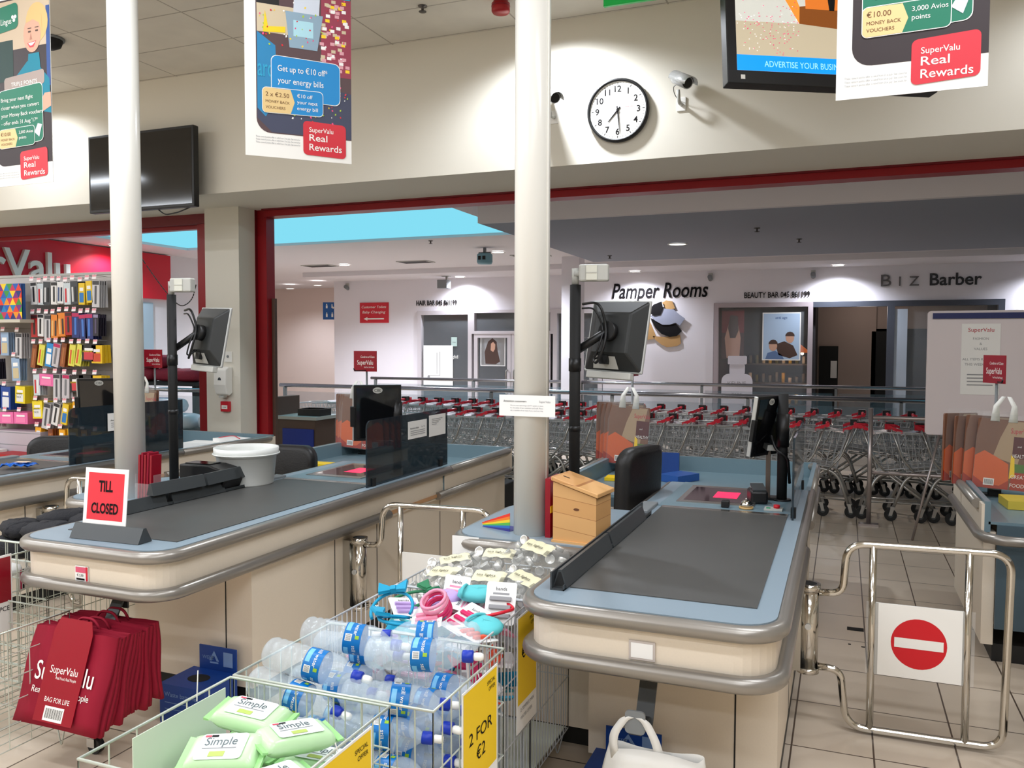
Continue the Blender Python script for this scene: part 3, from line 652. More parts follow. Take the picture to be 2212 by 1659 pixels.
# rounded side desk on the cashier's left
sd = rr_pts(-1.62, -.985, 3.36, 4.20, .14, 7, corners=(1, 0, 0, 1))
MB(TOPBLUE).at(LOC).prism(sd, .878, .90).build('side_desk', CK)
MB(CREAM).at(LOC).prism(rr_pts(-1.585, -.985, 3.395, 4.18, .11, 7, corners=(1, 0, 0, 1)), .1, .878).build('side_cabinet', CK)
sb = rr_pts(-1.63, -.98, 3.35, 4.21, .15, 8, corners=(1, 0, 0, 1))
pth = [(-1.0, 4.21)] + list(reversed([(x, y) for x, y in sb if x < -1.0])) if False else [(-1.0, 4.21)] + [p for p in sb[11:] ] + [p for p in sb[:9]] + [(-1.0, 3.35)]
bumper(pth, .866, 'desk_bumper', .03)
MB(KICK).at(LOC).box(-1.5, -1.0, 3.45, 4.1, 0, .1).build('kickboard', CK)
ip = MB(GREY).at(LOC).box(-.985, -.905, 4.16, 4.42, .89, .915); ip.build('motor_cover', CK, bevel=.006)
dup(CK, (OX - 2.4, OY, 0), label='supermarket checkout carrying the red till closed sign')
dup(CK, (OX - 4.8, OY, 0), label='supermarket checkout in front of the stationery shelf')
dup(CK, (OX + 2.4, OY, 0), label='supermarket checkout past the no entry gate, only its packing end in view')

def B(m): return MB(m)
# ---------------------------------------------------------------- white round posts
for x, lb in ((-1.30, 'round white steel post behind the wooden box, carrying a paper notice'), (-3.68, 'round white steel post beside the red leaflet rack')):
    po = thing('round_post', lb, 'post', (x, 3.52, .90))
    MB(POSTW).cyl(.079, 0, 3.46, 32).build('shaft', po)
    if x > -2: MB(POSTW).tube([(.079, -.02, .2), (.079, -.02, 3.3)], .006, 6).build('cable_cover', po)
def d_attn(mb):
    mb.m(INK).text('Attention customers', .013, .02, .062, .001, 'L', .001).m(GREYINK).text('SuperValu', .013, .24, .062, .001, 'R', .001)
    for k in range(3): mb.m(GREYINK).text(['We are now operating a CCTV system in store', 'for the safety of our customers and staff. Please', 'ask a member of our team if you need any help'][k], .008, .13, .045 - k * .011, .001, 'C')
flat_sign('paper_notice', 'white paper notice wrapped across the post by the wooden box', 'notice', (-1.42, 3.432, 1.437), .262, .093, .002, PAPER, d_attn)

# ---------------------------------------------------------------- lane poles with lamps and till screens
def lane_pole(dx, l1, l2, l3):
    t = thing('lane_pole', l1, 'pole', (-1.16 + dx, 3.72, .90), group='till poles')
    MB(BLACKM).cyl(.0255, 0, 1.13, 18).build('tube', t)
    MB(BLACK).cyl(.029, .73, .79, 18).build('clamp_collar', t); MB(BLACK).cyl(.028, .45, .475, 18).build('clamp_collar', t)
    MB(BLACK).cyl(.06, 0, .012, 20).build('base_flange', t)
    l = thing('lane_light', l2, 'lamp', (-1.16 + dx, 3.72, 2.03), group='lane lights')
    MB(LGREY).cyl(.017, 0, .075, 14).at(T(0, -.01, .05) @ RY(90)).cyl(.014, 0, .04, 12).build('elbow', l)
    MB(LGREY).at(T(.025, -.02, .012) @ RZ(8)).box(0, .135, -.025, .025, 0, .078).build('housing', l, bevel=.008)
    MB(mat('clear_lens', rgb(236, 238, 228), .06, spec=.9, metal=.3)).at(T(.025, -.02, .012) @ RZ(8)).box(.035, .085, -.031, -.024, .006, .072).m(LGREY).box(.035, .085, -.033, -.031, .037, .041).build('lens', l)
    s = thing('till_screen', l3, 'monitor', (-1.0 + dx, 3.84, 1.795), rot=(math.radians(-10), math.radians(2), math.radians(-20)), group='till screens')
    W, Hh = .165, .172
    mb = MB(mat('silver_bezel', rgb(180, 182, 180), .35, metal=.4)).box(-W, W, .012, .026, -Hh, Hh)
    mb.build('bezel', s, bevel=.006)
    MB(mat('dark_screen', rgb(20, 22, 24), .1)).box(-W + .02, W - .02, .026, .028, -Hh + .02, Hh - .02).build('display', s)
    sh_ = MB(mat('charcoal_shell', rgb(38, 40, 40), .45))
    a, b2 = .158, .165
    vs_ = [(-a, .012, -b2), (a, .012, -b2), (a, .012, b2), (-a, .012, b2), (-.095, -.045, -.085), (.10, -.045, -.085), (.10, -.045, .10), (-.095, -.045, .10)]
    sh_.raw(vs_, [(4, 5, 6, 7), (0, 4, 7, 3), (5, 1, 2, 6), (7, 6, 2, 3), (0, 1, 5, 4)], False)
    sh_.build('rear_shell', s, bevel=.008)
    MB(LGREY).raw([(-.10, -.001, -.158), (.045, -.001, -.158), (.035, -.034, -.10), (-.085, -.034, -.10)], [(0, 1, 2, 3)]).m(BLACK).box(-.045, .0, -.04, -.02, -.14, -.10).build('port_panel', s)
    MB(LGREY).box(-.13, .12, -.012, .02, -.205, -.172).build('card_reader_bar', s, bevel=.004)
    MB(BLACK).at(T(0, -.045, .01) @ RX(90)).cyl(.045, -.005, .035, 18).build('swivel_mount', s)
    SM = (T(-1.0, 3.84, 1.795) @ Euler((math.radians(-10), math.radians(2), math.radians(-20))).to_matrix().to_4x4()).inverted()
    pa = SM @ Vector((-1.158, 3.742, 1.725)); MB(BLACK).tube([(0, -.07, .01), tuple(pa)], .019, 8).build('support_arm', s)
    c = MB(BLACK)
    c.tube(arc_path([(-.14, -.10, .13), (-.03, -.12, .14), (.0, -.08, .03), (.02, -.10, -.06), (-.02, -.09, -.15), (-.06, -.07, -.13), (-.06, -.045, -.09)], .06), .0065, 6)
    c.tube(arc_path([(-.14, -.10, .11), (-.05, -.12, .11), (-.015, -.08, .02), (.0, -.11, -.05), (-.035, -.10, -.14), (-.02, -.05, -.09)], .05), .0045, 6)
    c.build('cable', s)
lane_pole(0, 'black till pole rising behind the wooden box', 'grey lane light on the pole behind the wooden box', 'till screen seen from behind, in front of the salon emblem')
lane_pole(-2.4, 'black till pole rising beside the white bucket and receipt printer', 'grey lane light hanging before the left red frame', 'till screen seen from behind, in front of the cream pillar')

# ---------------------------------------------------------------- customer displays and tinted screens
def d_logo(mb, y):
    mb.m(LGREY).poly([(.026 * math.cos(a / 20 * 2 * PI), y + .018 * math.sin(a / 20 * 2 * PI), .001) for a in range(20)])
    mb.m(BLACK).text('CBE', .022, 0, y - .008, .0015, 'C', .001)
disp = None
for dx, l1, l2, l3 in ((0, 'black customer display edge-on beside the lit scanner', 'low dark tinted screen beside the lit scanner', 'black display post rising by the no entry gate'),
                   (-2.4, 'black customer display facing forward above the notices', 'dark tinted screen carrying two paper notices', 'black display post behind the tinted screen with two notices'),
                   (-4.8, 'black customer display in front of the stationery, half behind a white post', 'dark tinted screen in front of the black chair by the stationery', 'black display post hidden by the white post near the stationery')):
    p0 = (-.30 + dx, 4.78, .90)
    if disp is None:
        t = thing('display_post', l3, 'post', p0, group='display posts')
        MB(BLACKM).at(T(.0, 0, 0)).cyl(.027, 0, .59, 16).build('tube', t); MB(BLACK).cyl(.05, 0, .012, 16).build('base_flange', t)
        MB(BLACK).cyl(.034, .30, .48, 16).build('collar', t)
        cb = MB(BLACK).tube(arc_path([(-.06, -.02, .36), (-.03, -.05, .28), (.03, -.04, .25), (.04, 0, .1)], .04), .008, 6).build('cable', t)
        disp_post = t
        s = thing('customer_display', l1, 'display', (-.385 + dx, 4.75, 1.315), rot=(math.radians(8), 0, math.radians(62)), group='customer displays')
        mb = MB(BLACK).box(-.125, .125, -.012, .012, -.165, .165).m(mat('glossy_black', rgb(12, 12, 14), .08, spec=.7)).box(-.112, .112, -.0135, -.012, -.15, .15).at(T(0, -.0136, 0) @ FACE)
        d_logo(mb, .135); mb.build('screen_panel', s)
        MB(mat('silver_edge', rgb(205, 206, 204), .3, metal=.5)).box(-.133, -.125, -.010, .014, -.165, .165).build('side_trim', s, bevel=.003)
        MB(BLACK).box(-.145, -.118, -.02, .004, -.08, .04).build('card_slot', s, bevel=.003)
        MB(DGREY).raw([(-.11, .012, -.13), (.11, .012, -.13), (.11, .012, .15), (-.11, .012, .15), (-.06, .06, -.06), (.06, .06, -.06), (.06, .06, .08), (-.06, .06, .08)], [(0, 1, 5, 4), (1, 2, 6, 5), (2, 3, 7, 6), (3, 0, 4, 7), (4, 5, 6, 7)], False).build('rear_shell', s, bevel=.006)
        MB(BLACK).box(-.02, .02, .05, .10, -.03, .03).build('bracket', s)
        disp = s
        g = thing('tinted_screen', l2, 'screen', (-.215 + dx, 4.26, .90), group='tinted screens')
        mb = MB(TINT).at(RZ(90) @ RX(90)).prism(rr_pts(0, 1.08, .0, .40, .05, corners=(0, 0, 0, 1)), -.005, .005)
        mb.build('glass_panel', g)
        MB(BLACKM).box(-.012, .012, .05, .09, 0, .05).build('clamp', g); MB(BLACKM).box(-.012, .012, .95, .99, 0, .05).build('clamp', g)
        gl = g
    else:
        dup(disp_post, p0, label=l3); d2_ = dup(disp, (-.40 + dx, 4.70, 1.31), label=l1, rot=(math.radians(6), 0, math.radians(34))); d2_.scale = (1.2, 1, 1.1); dup(gl, (-.215 + dx, 4.26, .90), label=l2)
def note_lines(mb, w_, h_, head):
    mb.m(INK).text(head, .018, w_ * .1, h_ * .55, .001, 'L', .001)
    mb.m(GREYINK)
    for k in range(3): mb.rect(w_ * .12, w_ * .9, h_ * (.42 - k * .11), h_ * (.42 - k * .11) + .004, .001)
    mb.text('SuperValu', .014, w_ * .9, h_ * .58, .001, 'R')
flat_sign('screen_notice', 'small white notice on the tinted screen, nearer the black display', 'notice', (-2.605, 4.75, 1.137), .26, .115, .002, PAPER, lambda mb: note_lines(mb, .26, .115, 'Attention please'), 90)
def d_n2(mb):
    mb.m(GREYINK)
    for k in range(4): mb.rect(.04, .2 - k * .03, .115 - k * .012, .119 - k * .012, .001)
flat_sign('screen_notice', 'taller white notice taped at the far end of the tinted screen', 'notice', (-2.605, 5.045, 1.125), .25, .145, .002, PAPER, d_n2, 90)
flat_sign('screen_notice', 'white notice on the tinted screen near the stationery, half behind a post', 'notice', (-5.0, 4.58, 1.11), .24, .13, .002, PAPER, lambda mb: note_lines(mb, .24, .13, 'Attention please'), 90)

# ---------------------------------------------------------------- things on the belts and desks
def divider(loc, rz, L, lab, lean=0, group='belt dividers'):
    t = thing('belt_divider', lab, 'divider bar', loc, rz, group)
    mb = MB(DGREY).at(RZ(90) @ RX(90)).prism([(-.032, 0), (.032, 0), (.006, .062), (-.006, .062)], 0, L)
    mb.build('bar', t)
    MB(BLACK).at(RZ(90) @ RX(90)).prism([(-.024, .004), (.024, .004), (.003, .052), (-.003, .052)], -.001, .003).build('end_cap', t)
# rail of dividers along the left of the right belt and of the middle belt
for dx, lb in ((0, 'dark channel along the edge of the belt beside the wooden box'), (-2.4, 'dark channel along the edge of the belt behind the till closed sign')):
    sh0 = .23 if dx else 0.0
    t = thing('divider_channel', lb, 'channel', (-.905 + dx, 2.72 + sh0, .90), group='divider channels')
    MB(DGREY).box(-.028, -.022, 0, 1.42 - sh0, 0, .062).box(-.022, .022, 0, 1.42 - sh0, 0, .005).box(.018, .022, 0, 1.42 - sh0, 0, .02).build('channel', t)
divider((-.953, 2.70, .902), -90 + 90, .62, 'dark divider bar at the near end of the channel, beside the silver packets') if False else None
def bar(x, y, z, L, lab, tiltz=0):
    t = thing('belt_divider', lab, 'divider bar', (x, y, z), tiltz, 'belt dividers')
    MB(DGREY).at(RX(-90) @ RZ(180)).prism([(-.026, 0), (.026, 0), (.005, .058), (-.005, .058)], 0, L).build('bar', t, rot=(0, 0, 0))
def ybar(x, y, z, L, lab):
    t = thing('belt_divider', lab, 'divider bar', (x, y, z), 0, 'belt dividers')
    pts = [(-.026, 0), (.026, 0), (.006, .062), (-.006, .062)]
    vs_ = [(a, 0, b) for a, b in pts] + [(a, L, b) for a, b in pts]
    MB(DGREY).raw(vs_, [(0, 1, 2, 3), (7, 6, 5, 4), (0, 4, 5, 1), (1, 5, 6, 2), (2, 6, 7, 3), (3, 7, 4, 0)], False).build('bar', t)
    vs_ = [(a * .75, -.001, b * .8 + .005) for a, b in pts]
    MB(BLACKM).raw(vs_, [(0, 1, 2, 3)], False).build('end_recess', t)
ybar(-.904, 2.74, .906, .62, 'dark divider bar in the right channel, nearest its open end')
ybar(-.904, 3.38, .906, .62, 'dark divider bar in the right channel, beside the wooden box')
ybar(-3.304, 2.98, .906, .40, 'dark divider bar in the middle channel, right behind the till closed sign')
ybar(-3.304, 3.42, .906, .40, 'dark divider bar lying in the middle channel below two others')
t_b = []
for (x, y, z, rz, lb) in ((-3.30, 3.28, .970, -3, 'dark divider bar resting on the middle channel, nearer the red leaflets'), (-3.285, 3.66, .968, 3, 'dark divider bar resting on the middle channel, before the white bucket')):
    t = thing('belt_divider', lb, 'divider bar', (x, y, z), rz, 'belt dividers')
    pts = [(-.026, 0), (.026, 0), (.006, .062), (-.006, .062)]
    vs_ = [(a, 0, b) for a, b in pts] + [(a, .36, b) for a, b in pts]
    MB(DGREY).raw(vs_, [(0, 1, 2, 3), (7, 6, 5, 4), (0, 4, 5, 1), (1, 5, 6, 2), (2, 6, 7, 3), (3, 7, 4, 0)], False).build('bar', t)
# till closed sign
t = thing('till_sign', 'red and white till closed sign standing in a dark divider bar', 'sign', (-2.945, 2.70, .902), 2)
pts = [(-.04, 0), (.04, 0), (.008, .062), (-.008, .062)]
vs_ = [(-.19, a, b) for a, b in pts] + [(.19, a, b) for a, b in pts]
MB(DGREY).raw(vs_, [(0, 1, 2, 3), (7, 6, 5, 4), (0, 4, 5, 1), (1, 5, 6, 2), (2, 6, 7, 3), (3, 7, 4, 0)], False).build('holder_bar', t)
mb = MB(PAPER).at(T(-.03, 0, .05) @ RX(-6)).box(-.125, .115, -.0015, .0015, 0, .255).at(T(-.03, -.002, .05) @ RX(-6) @ FACE)
mb.m(mat('till_red', rgb(226, 52, 66), .5)).rect(-.105, .095, .03, .235, 0).m(INK).text('TILL', .066, -.005, .155, .001, 'C', .03, width=.078).text('CLOSED', .062, -.005, .06, .001, 'C', .03, width=.150)
mb.build('card', t)

# wooden box
t = thing('wooden_box', 'sloping lidded pine suggestion box standing by the right belt', 'box', (-1.155, 3.40, .90), -6)
side = [(0, 0), (.20, 0), (.20, .20), (0, .255)]
def yz(mb, pts, y0, y1):
    n = len(pts); v0 = [(x, y0, z) for x, z in pts] + [(x, y1, z) for x, z in pts]
    return mb.raw(v0, [tuple(range(n)), tuple(reversed(range(n, 2 * n)))] + [(i, i + n, (i + 1) % n + n, (i + 1) % n) for i in range(n)], False)
yz(MB(WOOD), [(0, 0), (.20, 0), (.20, .205), (0, .262)], .0, .012).build('front_panel', t)
yz(MB(WOOD), [(.0, 0), (.2, 0), (.2, .205), (0, .262)], .16, .172).build('back_panel', t)
MB(WOOD).box(0, .012, .012, .16, 0, .255).build('side_panel', t); MB(WOOD).box(.188, .2, .012, .16, 0, .2).build('side_panel', t)
MB(WOOD).box(-.004, .205, -.008, .18, -.0, .010).build('bottom_board', t)
lid = MB(WOOD); yz(lid, [(-.005, .268), (.212, .207), (.212, .225), (-.005, .286)], -.012, .185)
lid.m(BLACKM); lid.raw([(.02, .06, .2805), (.05, .06, .2722), (.05, .068, .2722), (.02, .068, .2805)], [(0, 1, 2, 3)])
lid.build('lid', t, bevel=.003)
MB(mat('wood_knot', rgb(104, 62, 34), .6)).at(T(.11, -.0008, .15) @ FACE).poly([(.014 * math.cos(a), .006 * math.sin(a), 0) for a in [k * .6 for k in range(10)]]).build('knot', t)
t = thing('burgundy_folder', 'dark red folder squeezed between the white post and wooden box', 'folder', (-1.20, 3.46, .90))
MB(CARDRED).box(-.012, .012, 0, .16, 0, .262).build('cover', t); MB(YELLOW).box(.012, .014, -.001, .03, .11, .14).build('tab', t)
def printer(loc, rz, lab):
    t = thing('receipt_printer', lab, 'printer', loc, rz, 'receipt printers')
    yz(MB(BLACK), [(-.08, 0), (.08, 0), (.08, .12), (.04, .155), (-.08, .155)], 0, .20).build('case', t, bevel=.008)
    MB(mat('glossy_black', rgb(12, 12, 14))).box(-.06, .06, -.004, .0, .02, .07).build('front_cover', t)
    MB(LGREY).box(-.05, .05, .03, .05, .156, .160).build('paper_slot', t)
    MB(PAPER).raw([(-.035, .06, .158), (.035, .06, .158), (.035, .02, .20), (-.035, .02, .20)], [(0, 1, 2, 3)]).build('receipt', t)
printer((-1.02, 3.70, .90), 90, 'black receipt printer behind the wooden box')
t = thing('receipt_printer', 'large black receipt printer between the till pole and the white bucket', 'printer', (-3.60, 3.80, .90), 0, 'receipt printers')
yz(MB(BLACK), [(0, 0), (.30, 0), (.33, .06), (.30, .13), (.22, .15), (0, .15)], 0, .16).build('case', t, bevel=.008)
MB(LGREY).box(.05, .11, -.003, 0, .03, .075).build('label_plate', t); MB(mat('glossy_black', rgb(12, 12, 14))).box(.02, .2, .03, .12, .15, .156).build('lid', t)
# bucket
t = thing('white_bucket', 'round white plastic bucket on the middle till desk', 'bucket', (-3.375, 4.12, .90))
MB(mat('white_bucket_plastic', rgb(238, 240, 236), .35)).lathe([(0, .002), (.155, .0), (.160, .01), (.178, .175), (.190, .178), (.192, .225), (.182, .225), (.172, .20), (.150, .012), (0, .012)], 32).build('tub', t)
MB(mat('white_bucket_plastic', rgb(238, 240, 236))).tube([(.196 * math.cos(a), .196 * math.sin(a), .19 - .05 * math.sin(a) if False else .188) for a in [k * PI / 12 for k in range(-12, 13)]], .004, 6).build('handle', t)
# leaflet rack
t = thing('leaflet_rack', 'clear rack of dark red leaflets beside the left white post', 'rack', (-3.535, 3.44, .90))
for k in range(5): MB([CARDRED, BAGRED][k % 2]).at(T(.004 + k * .020, 0, 0) @ RY(3)).box(0, .013, -.02, .05, 0, .255 + .012 * (k % 2)).build('leaflet', t)
MB(CLEAR).box(-.004, .0, -.025, .06, 0, .15).box(.125, .129, -.025, .06, 0, .15).box(-.004, .129, -.029, -.025, 0, .10).build('holder', t)
# rainbow leaflet by the right post
t = thing('rainbow_leaflet', 'folded leaflet with rainbow stripes beside the right white post', 'leaflet', (-1.56, 3.56, .90), -18)
mb = MB()
for k, c in enumerate(((234, 60, 40), (240, 130, 40), (240, 210, 50), (90, 180, 80), (50, 110, 190), (60, 60, 140))):
    mb.m(colmat(*c)); f0, f1 = k / 6, (k + 1) / 6
    mb.raw([(0 + .01 * f0, 0, .020 * (1 - f0)), (.17, .0, .085 * (1 - f0)), (.17, 0, .085 * (1 - f1)), (0 + .01 * f1, 0, .020 * (1 - f1))], [(0, 1, 2, 3)])
mb.raw([(0, 0, 0), (.17, 0, 0), (.17, .09, 0.001), (0, .09, 0.001)], [(0, 1, 2, 3)])
mb.build('leaflet', t, solid=.002)

# scanner side gear on the right checkout
t = thing('counter_bell', 'silver call bell with a pale base by the scanner', 'bell', (-.455, 4.46, .905))
MB(mat('pale_wood_ring', rgb(210, 170, 110), .5)).cyl(.036, 0, .010, 24).build('base', t)
MB(CHROME).lathe([(.030, .012), (.030, .022), (.024, .036), (.012, .044), (0, .046)], 24).build('dome', t); MB(CHROME).cyl(.004, .044, .054, 8).build('button', t)
t = thing('card_terminal', 'black card terminal on a stand beside the lit scanner', 'card reader', (-.40, 4.60, .905), 15)
MB(BLACK).box(-.045, .045, 0, .14, 0, .07).build('terminal_body', t, bevel=.012); MB(DGREY).at(RX(12)).box(-.035, .035, .02, .12, .066, .075).build('keypad', t); MB(LGREY).box(-.03, .03, .10, .13, .072, .095).build('paper_slot', t)
t = thing('coin_dish', 'small black sensor block beside the call bell', 'sensor', (-.56, 4.45, .905)); MB(BLACK).box(-.02, .02, -.015, .03, 0, .035).build('block', t, bevel=.004)
t = thing('belt_control', 'grey belt control plate with a red stop button', 'control panel', (-.325, 4.47, .905)); MB(LGREY).box(-.04, .05, -.03, .05, 0, .008).build('plate', t)
MB(mat('red_button', rgb(206, 24, 40), .4)).cyl(.016, .008, .024, 16).build('stop_button', t, (.02, .02, 0)); MB(mat('green_button', rgb(60, 150, 110), .4)).box(-.03, -.01, -.01, .01, .008, .012).build('start_button', t)
t = thing('steel_stand', 'slim brown metal stand rising behind the card terminal', 'stand', (-.375, 4.80, .905)); MB(mat('bronze_metal', rgb(104, 92, 84), .4, metal=.5)).box(-.012, .012, -.012, .012, 0, .27).build('upright', t); MB(BLACK).box(-.05, .05, -.05, .05, 0, .012).build('base', t); MB(LGREY).box(-.03, .04, -.03, .0, .27, .30).build('head', t)
# goods on packing trays
def slab(name, lab, cat, loc, rz, sx, sy, sz, m1, m2=None, draw=None):
    t = thing(name, lab, cat, loc, rz)
    MB(m1).box(0, sx, 0, sy, 0, sz).build('cover', t)
    if m2: MB(m2).box(.003, sx - .003, .003, sy + .001, .003, sz - .003).build('pages', t)
    return t
slab('yellow_leaflet', 'yellow leaflet pack on the right packing tray, under the magazine bag', 'leaflet', (-1.56, 5.72, .792), 4, .20, .14, .022, YELLOW)
t = slab('blue_book', 'blue backed book lying on the right packing tray beside the chair', 'book', (-1.20, 5.86, .792), -28, .17, .24, .05, mat('book_blue', rgb(40, 84, 156), .4), PAPER)
slab('blue_folder', 'blue folder leaning against the tray wall behind the chair', 'folder', (-1.42, 6.20, .792), 0, .3, .02, .16, mat('folder_blue', rgb(34, 70, 140), .4))
slab('yellow_leaflet', 'yellow leaflet pack on the middle packing tray', 'leaflet', (-3.98, 5.50, .792), 0, .26, .14, .02, YELLOW)
t = slab('yellow_stack', 'stack of yellow edged catalogues on the far right packing tray', 'catalogues', (.92, 5.62, .792), 3, .55, .25, .05, mat('dull_yellow_cover', rgb(206, 184, 70), .5), mat('grey_pages', rgb(170, 166, 130), .6))
t = thing('plastic_wrap', 'crumpled blue plastic wrapper on the belt by the stationery', 'wrapper', (-5.17, 4.0, .905), 20)
rn = random.Random(5)
MB(mat('blue_wrapper', rgb(26, 96, 190), .3)).surf(lambda u, v: (u * .20 - .10, v * .12 - .06, .012 + .03 * abs(math.sin(u * 9 + v * 7)) * rn.uniform(.6, 1)), 8, 5, False).build('film', t, solid=.002)
MB(mat('cream_label', rgb(226, 200, 176), .5)).box(-.02, .07, -.03, .02, .045, .047).build('label', t)
for i, (x, y, rz, lb) in enumerate(((-5.60, 5.95, 10, 'folded newspapers at the near end of the left packing tray'), (-5.42, 6.15, -12, 'white paper pack with a red band on the left packing tray'))):
    t = slab('paper_stack', lb, 'papers', (x, y, .80), rz, .30, .22, .05 + .03 * i, PAPER, mat('newsprint', rgb(180, 178, 172), .7))
    if i: MB(mat('red_band', rgb(206, 60, 70), .5)).tube(arc_path([(.02, .05, .082), (.12, .14, .10), (.26, .10, .082)], .05), .004, 6).build('red_band', t)

# ---------------------------------------------------------------- chairs behind the tills
def chair(loc, rz, lab, dz=0):
    t = thing('cashier_chair', lab, 'chair', loc, rz, 'cashier chairs')
    def back(u, v):
        a = (u - .5) * 2; h = v
        wdt = .205 * (1 - .12 * (abs(h - .5) * 2) ** 3)
        return (a * wdt, .05 * a * a - .10 * (h - .5) * .3, .70 + .44 * h)
    mb = MB(VINYL).at(T(0, 0, 0))
    out = rr_pts(-.205, .205, 0, .44, .10, 6)
    n = len(out)
    vs_ = []
    for d in (-.04, .04):
        for x, z in out: vs_.append((x, d + .9 * x * x - .03 * (z - .22), .70 + z))
    for d, s_ in ((-.05, .86), (.05, .86)):
        for x, z in out: vs_.append((x * s_, d + .9 * x * x - .03 * (z - .22), .70 + .22 + (z - .22) * s_))
    fs = [(i, (i + 1) % n, (i + 1) % n + n, i + n) for i in range(n)]
    fs += [(i, i + 2 * n, (i + 1) % n + 2 * n, (i + 1) % n) for i in range(n)] + [(i + n, (i + 1) % n + n, (i + 1) % n + 3 * n, i + 3 * n) for i in range(n)]
    fs += [tuple(range(2 * n, 3 * n)), tuple(reversed(range(3 * n, 4 * n)))]
    mb.at(T(0, 0, dz)).raw(vs_, fs, True); mb.build('backrest', t)
    MB(VINYL).at(T(0, .24, .56)).blob(.22, .22, .05, 20, 8, .5).build('seat', t)
    MB(BLACK).tube(arc_path([(0, -.05, .80 + dz), (0, -.08, .50), (0, .18, .50)], .08), .016, 8).build('back_bracket', t)
    MB(CHROME).cyl(.025, .08, .51, 14).build('gas_column', t, (0, .22, 0))
    b = MB(BLACK)
    for k in range(5): b.at(T(0, .22, 0)).tube([(0, 0, .09), (.26 * math.cos(k * 1.2566), .26 * math.sin(k * 1.2566), .06)], .016, 6)
    b.build('star_base', t)
    for k in range(5): MB(BLACK).at(T(.26 * math.cos(k * 1.2566), .22 + .26 * math.sin(k * 1.2566), .026) @ RY(90)).cyl(.026, -.012, .012, 12).build('castor', t)
chair((-1.055, 4.74, 0), 74, 'black vinyl chair seen edge-on at the right till', .03)
chair((-3.71, 5.02, 0), 188, 'black vinyl chair behind the white bucket', -.12)
chair((-6.02, 5.0, 0), 215, 'black vinyl chair in front of the stationery shelf', -.15)
# ================================================================ hanging posters
PH = 1.14
def rewards(mb, x0, y0, x1, y1, sk=0.06):
    mb.m(LOGORED).rrect(x0, x1, y0, y1, .022, .003, sk)
    w_ = x1 - x0; h_ = y1 - y0
    mb.m(WHITE).text('SuperValu', h_ * .20, x0 + w_ * .14, y0 + h_ * .68, .004, 'L', .0035, width=w_ * .56)
    mb.text('Real', h_ * .28, x0 + w_ * .14, y0 + h_ * .42, .004, 'L', .006, width=w_ * .42)
    mb.text('Rewards', h_ * .28, x0 + w_ * .14, y0 + h_ * .14, .004, 'L', .006, width=w_ * .76)
GOLDP = mat('gold_print', rgb(226, 196, 136), .5); GREENP = mat('airline_green', rgb(10, 112, 84), .5); BLUEP = mat('energy_blue', rgb(18, 134, 200), .5)
def voucher(mb, x0, x1, y0, y1, m2, a, b):
    h_ = y1 - y0
    mb.m(WHITE).rrect(x0 - .003, x1 + .003, y0 - .003, y1 + .003, .022, .0048, .02)
    mb.m(m2).rrect(x0, x1, y0, y1, .02, .0053, .02)
    mid = x0 + (x1 - x0) * .46
    mb.m(GOLDP).poly([(x0 + .012, y0, .0058), (mid, y0 + .003, .0058), (mid + .02, y0 + h_ * .5, .0058), (mid, y1, .0058), (x0 + .012, y1, .0058), (x0, y1 - .012, .0058), (x0, y0 + .012, .0058)])
    mb.m(mat('brown_ink', rgb(110, 70, 34), .6)).text(a, .030, x0 + .014, y0 + h_ * .66, .0066, 'L', .0015).text('MONEY BACK', .019, x0 + .014, y0 + h_ * .40, .0066, 'L', .0005).text('VOUCHERS', .019, x0 + .014, y0 + h_ * .16, .0066, 'L', .0005)
    mb.m(WHITE)
    for k, s in enumerate(b): mb.text(s, .026, mid + .032, y1 - .034 - k * .031, .0066, 'L', .0015)
def photo_shape(mb, m, w_, x0, y0, y1): mb.m(m).prism(rr_pts(x0, w_, y0, y1, .07, 6, corners=(1, 0, 0, 0)), .0004, .0010)
def fine_print(mb, x0, y0):
    mb.m(GREYINK)
    for k in range(3): mb.text('These reward points offer is valid from 31st July. See store for', .011, x0, y0 - k * .014, .002, 'L', width=.22)
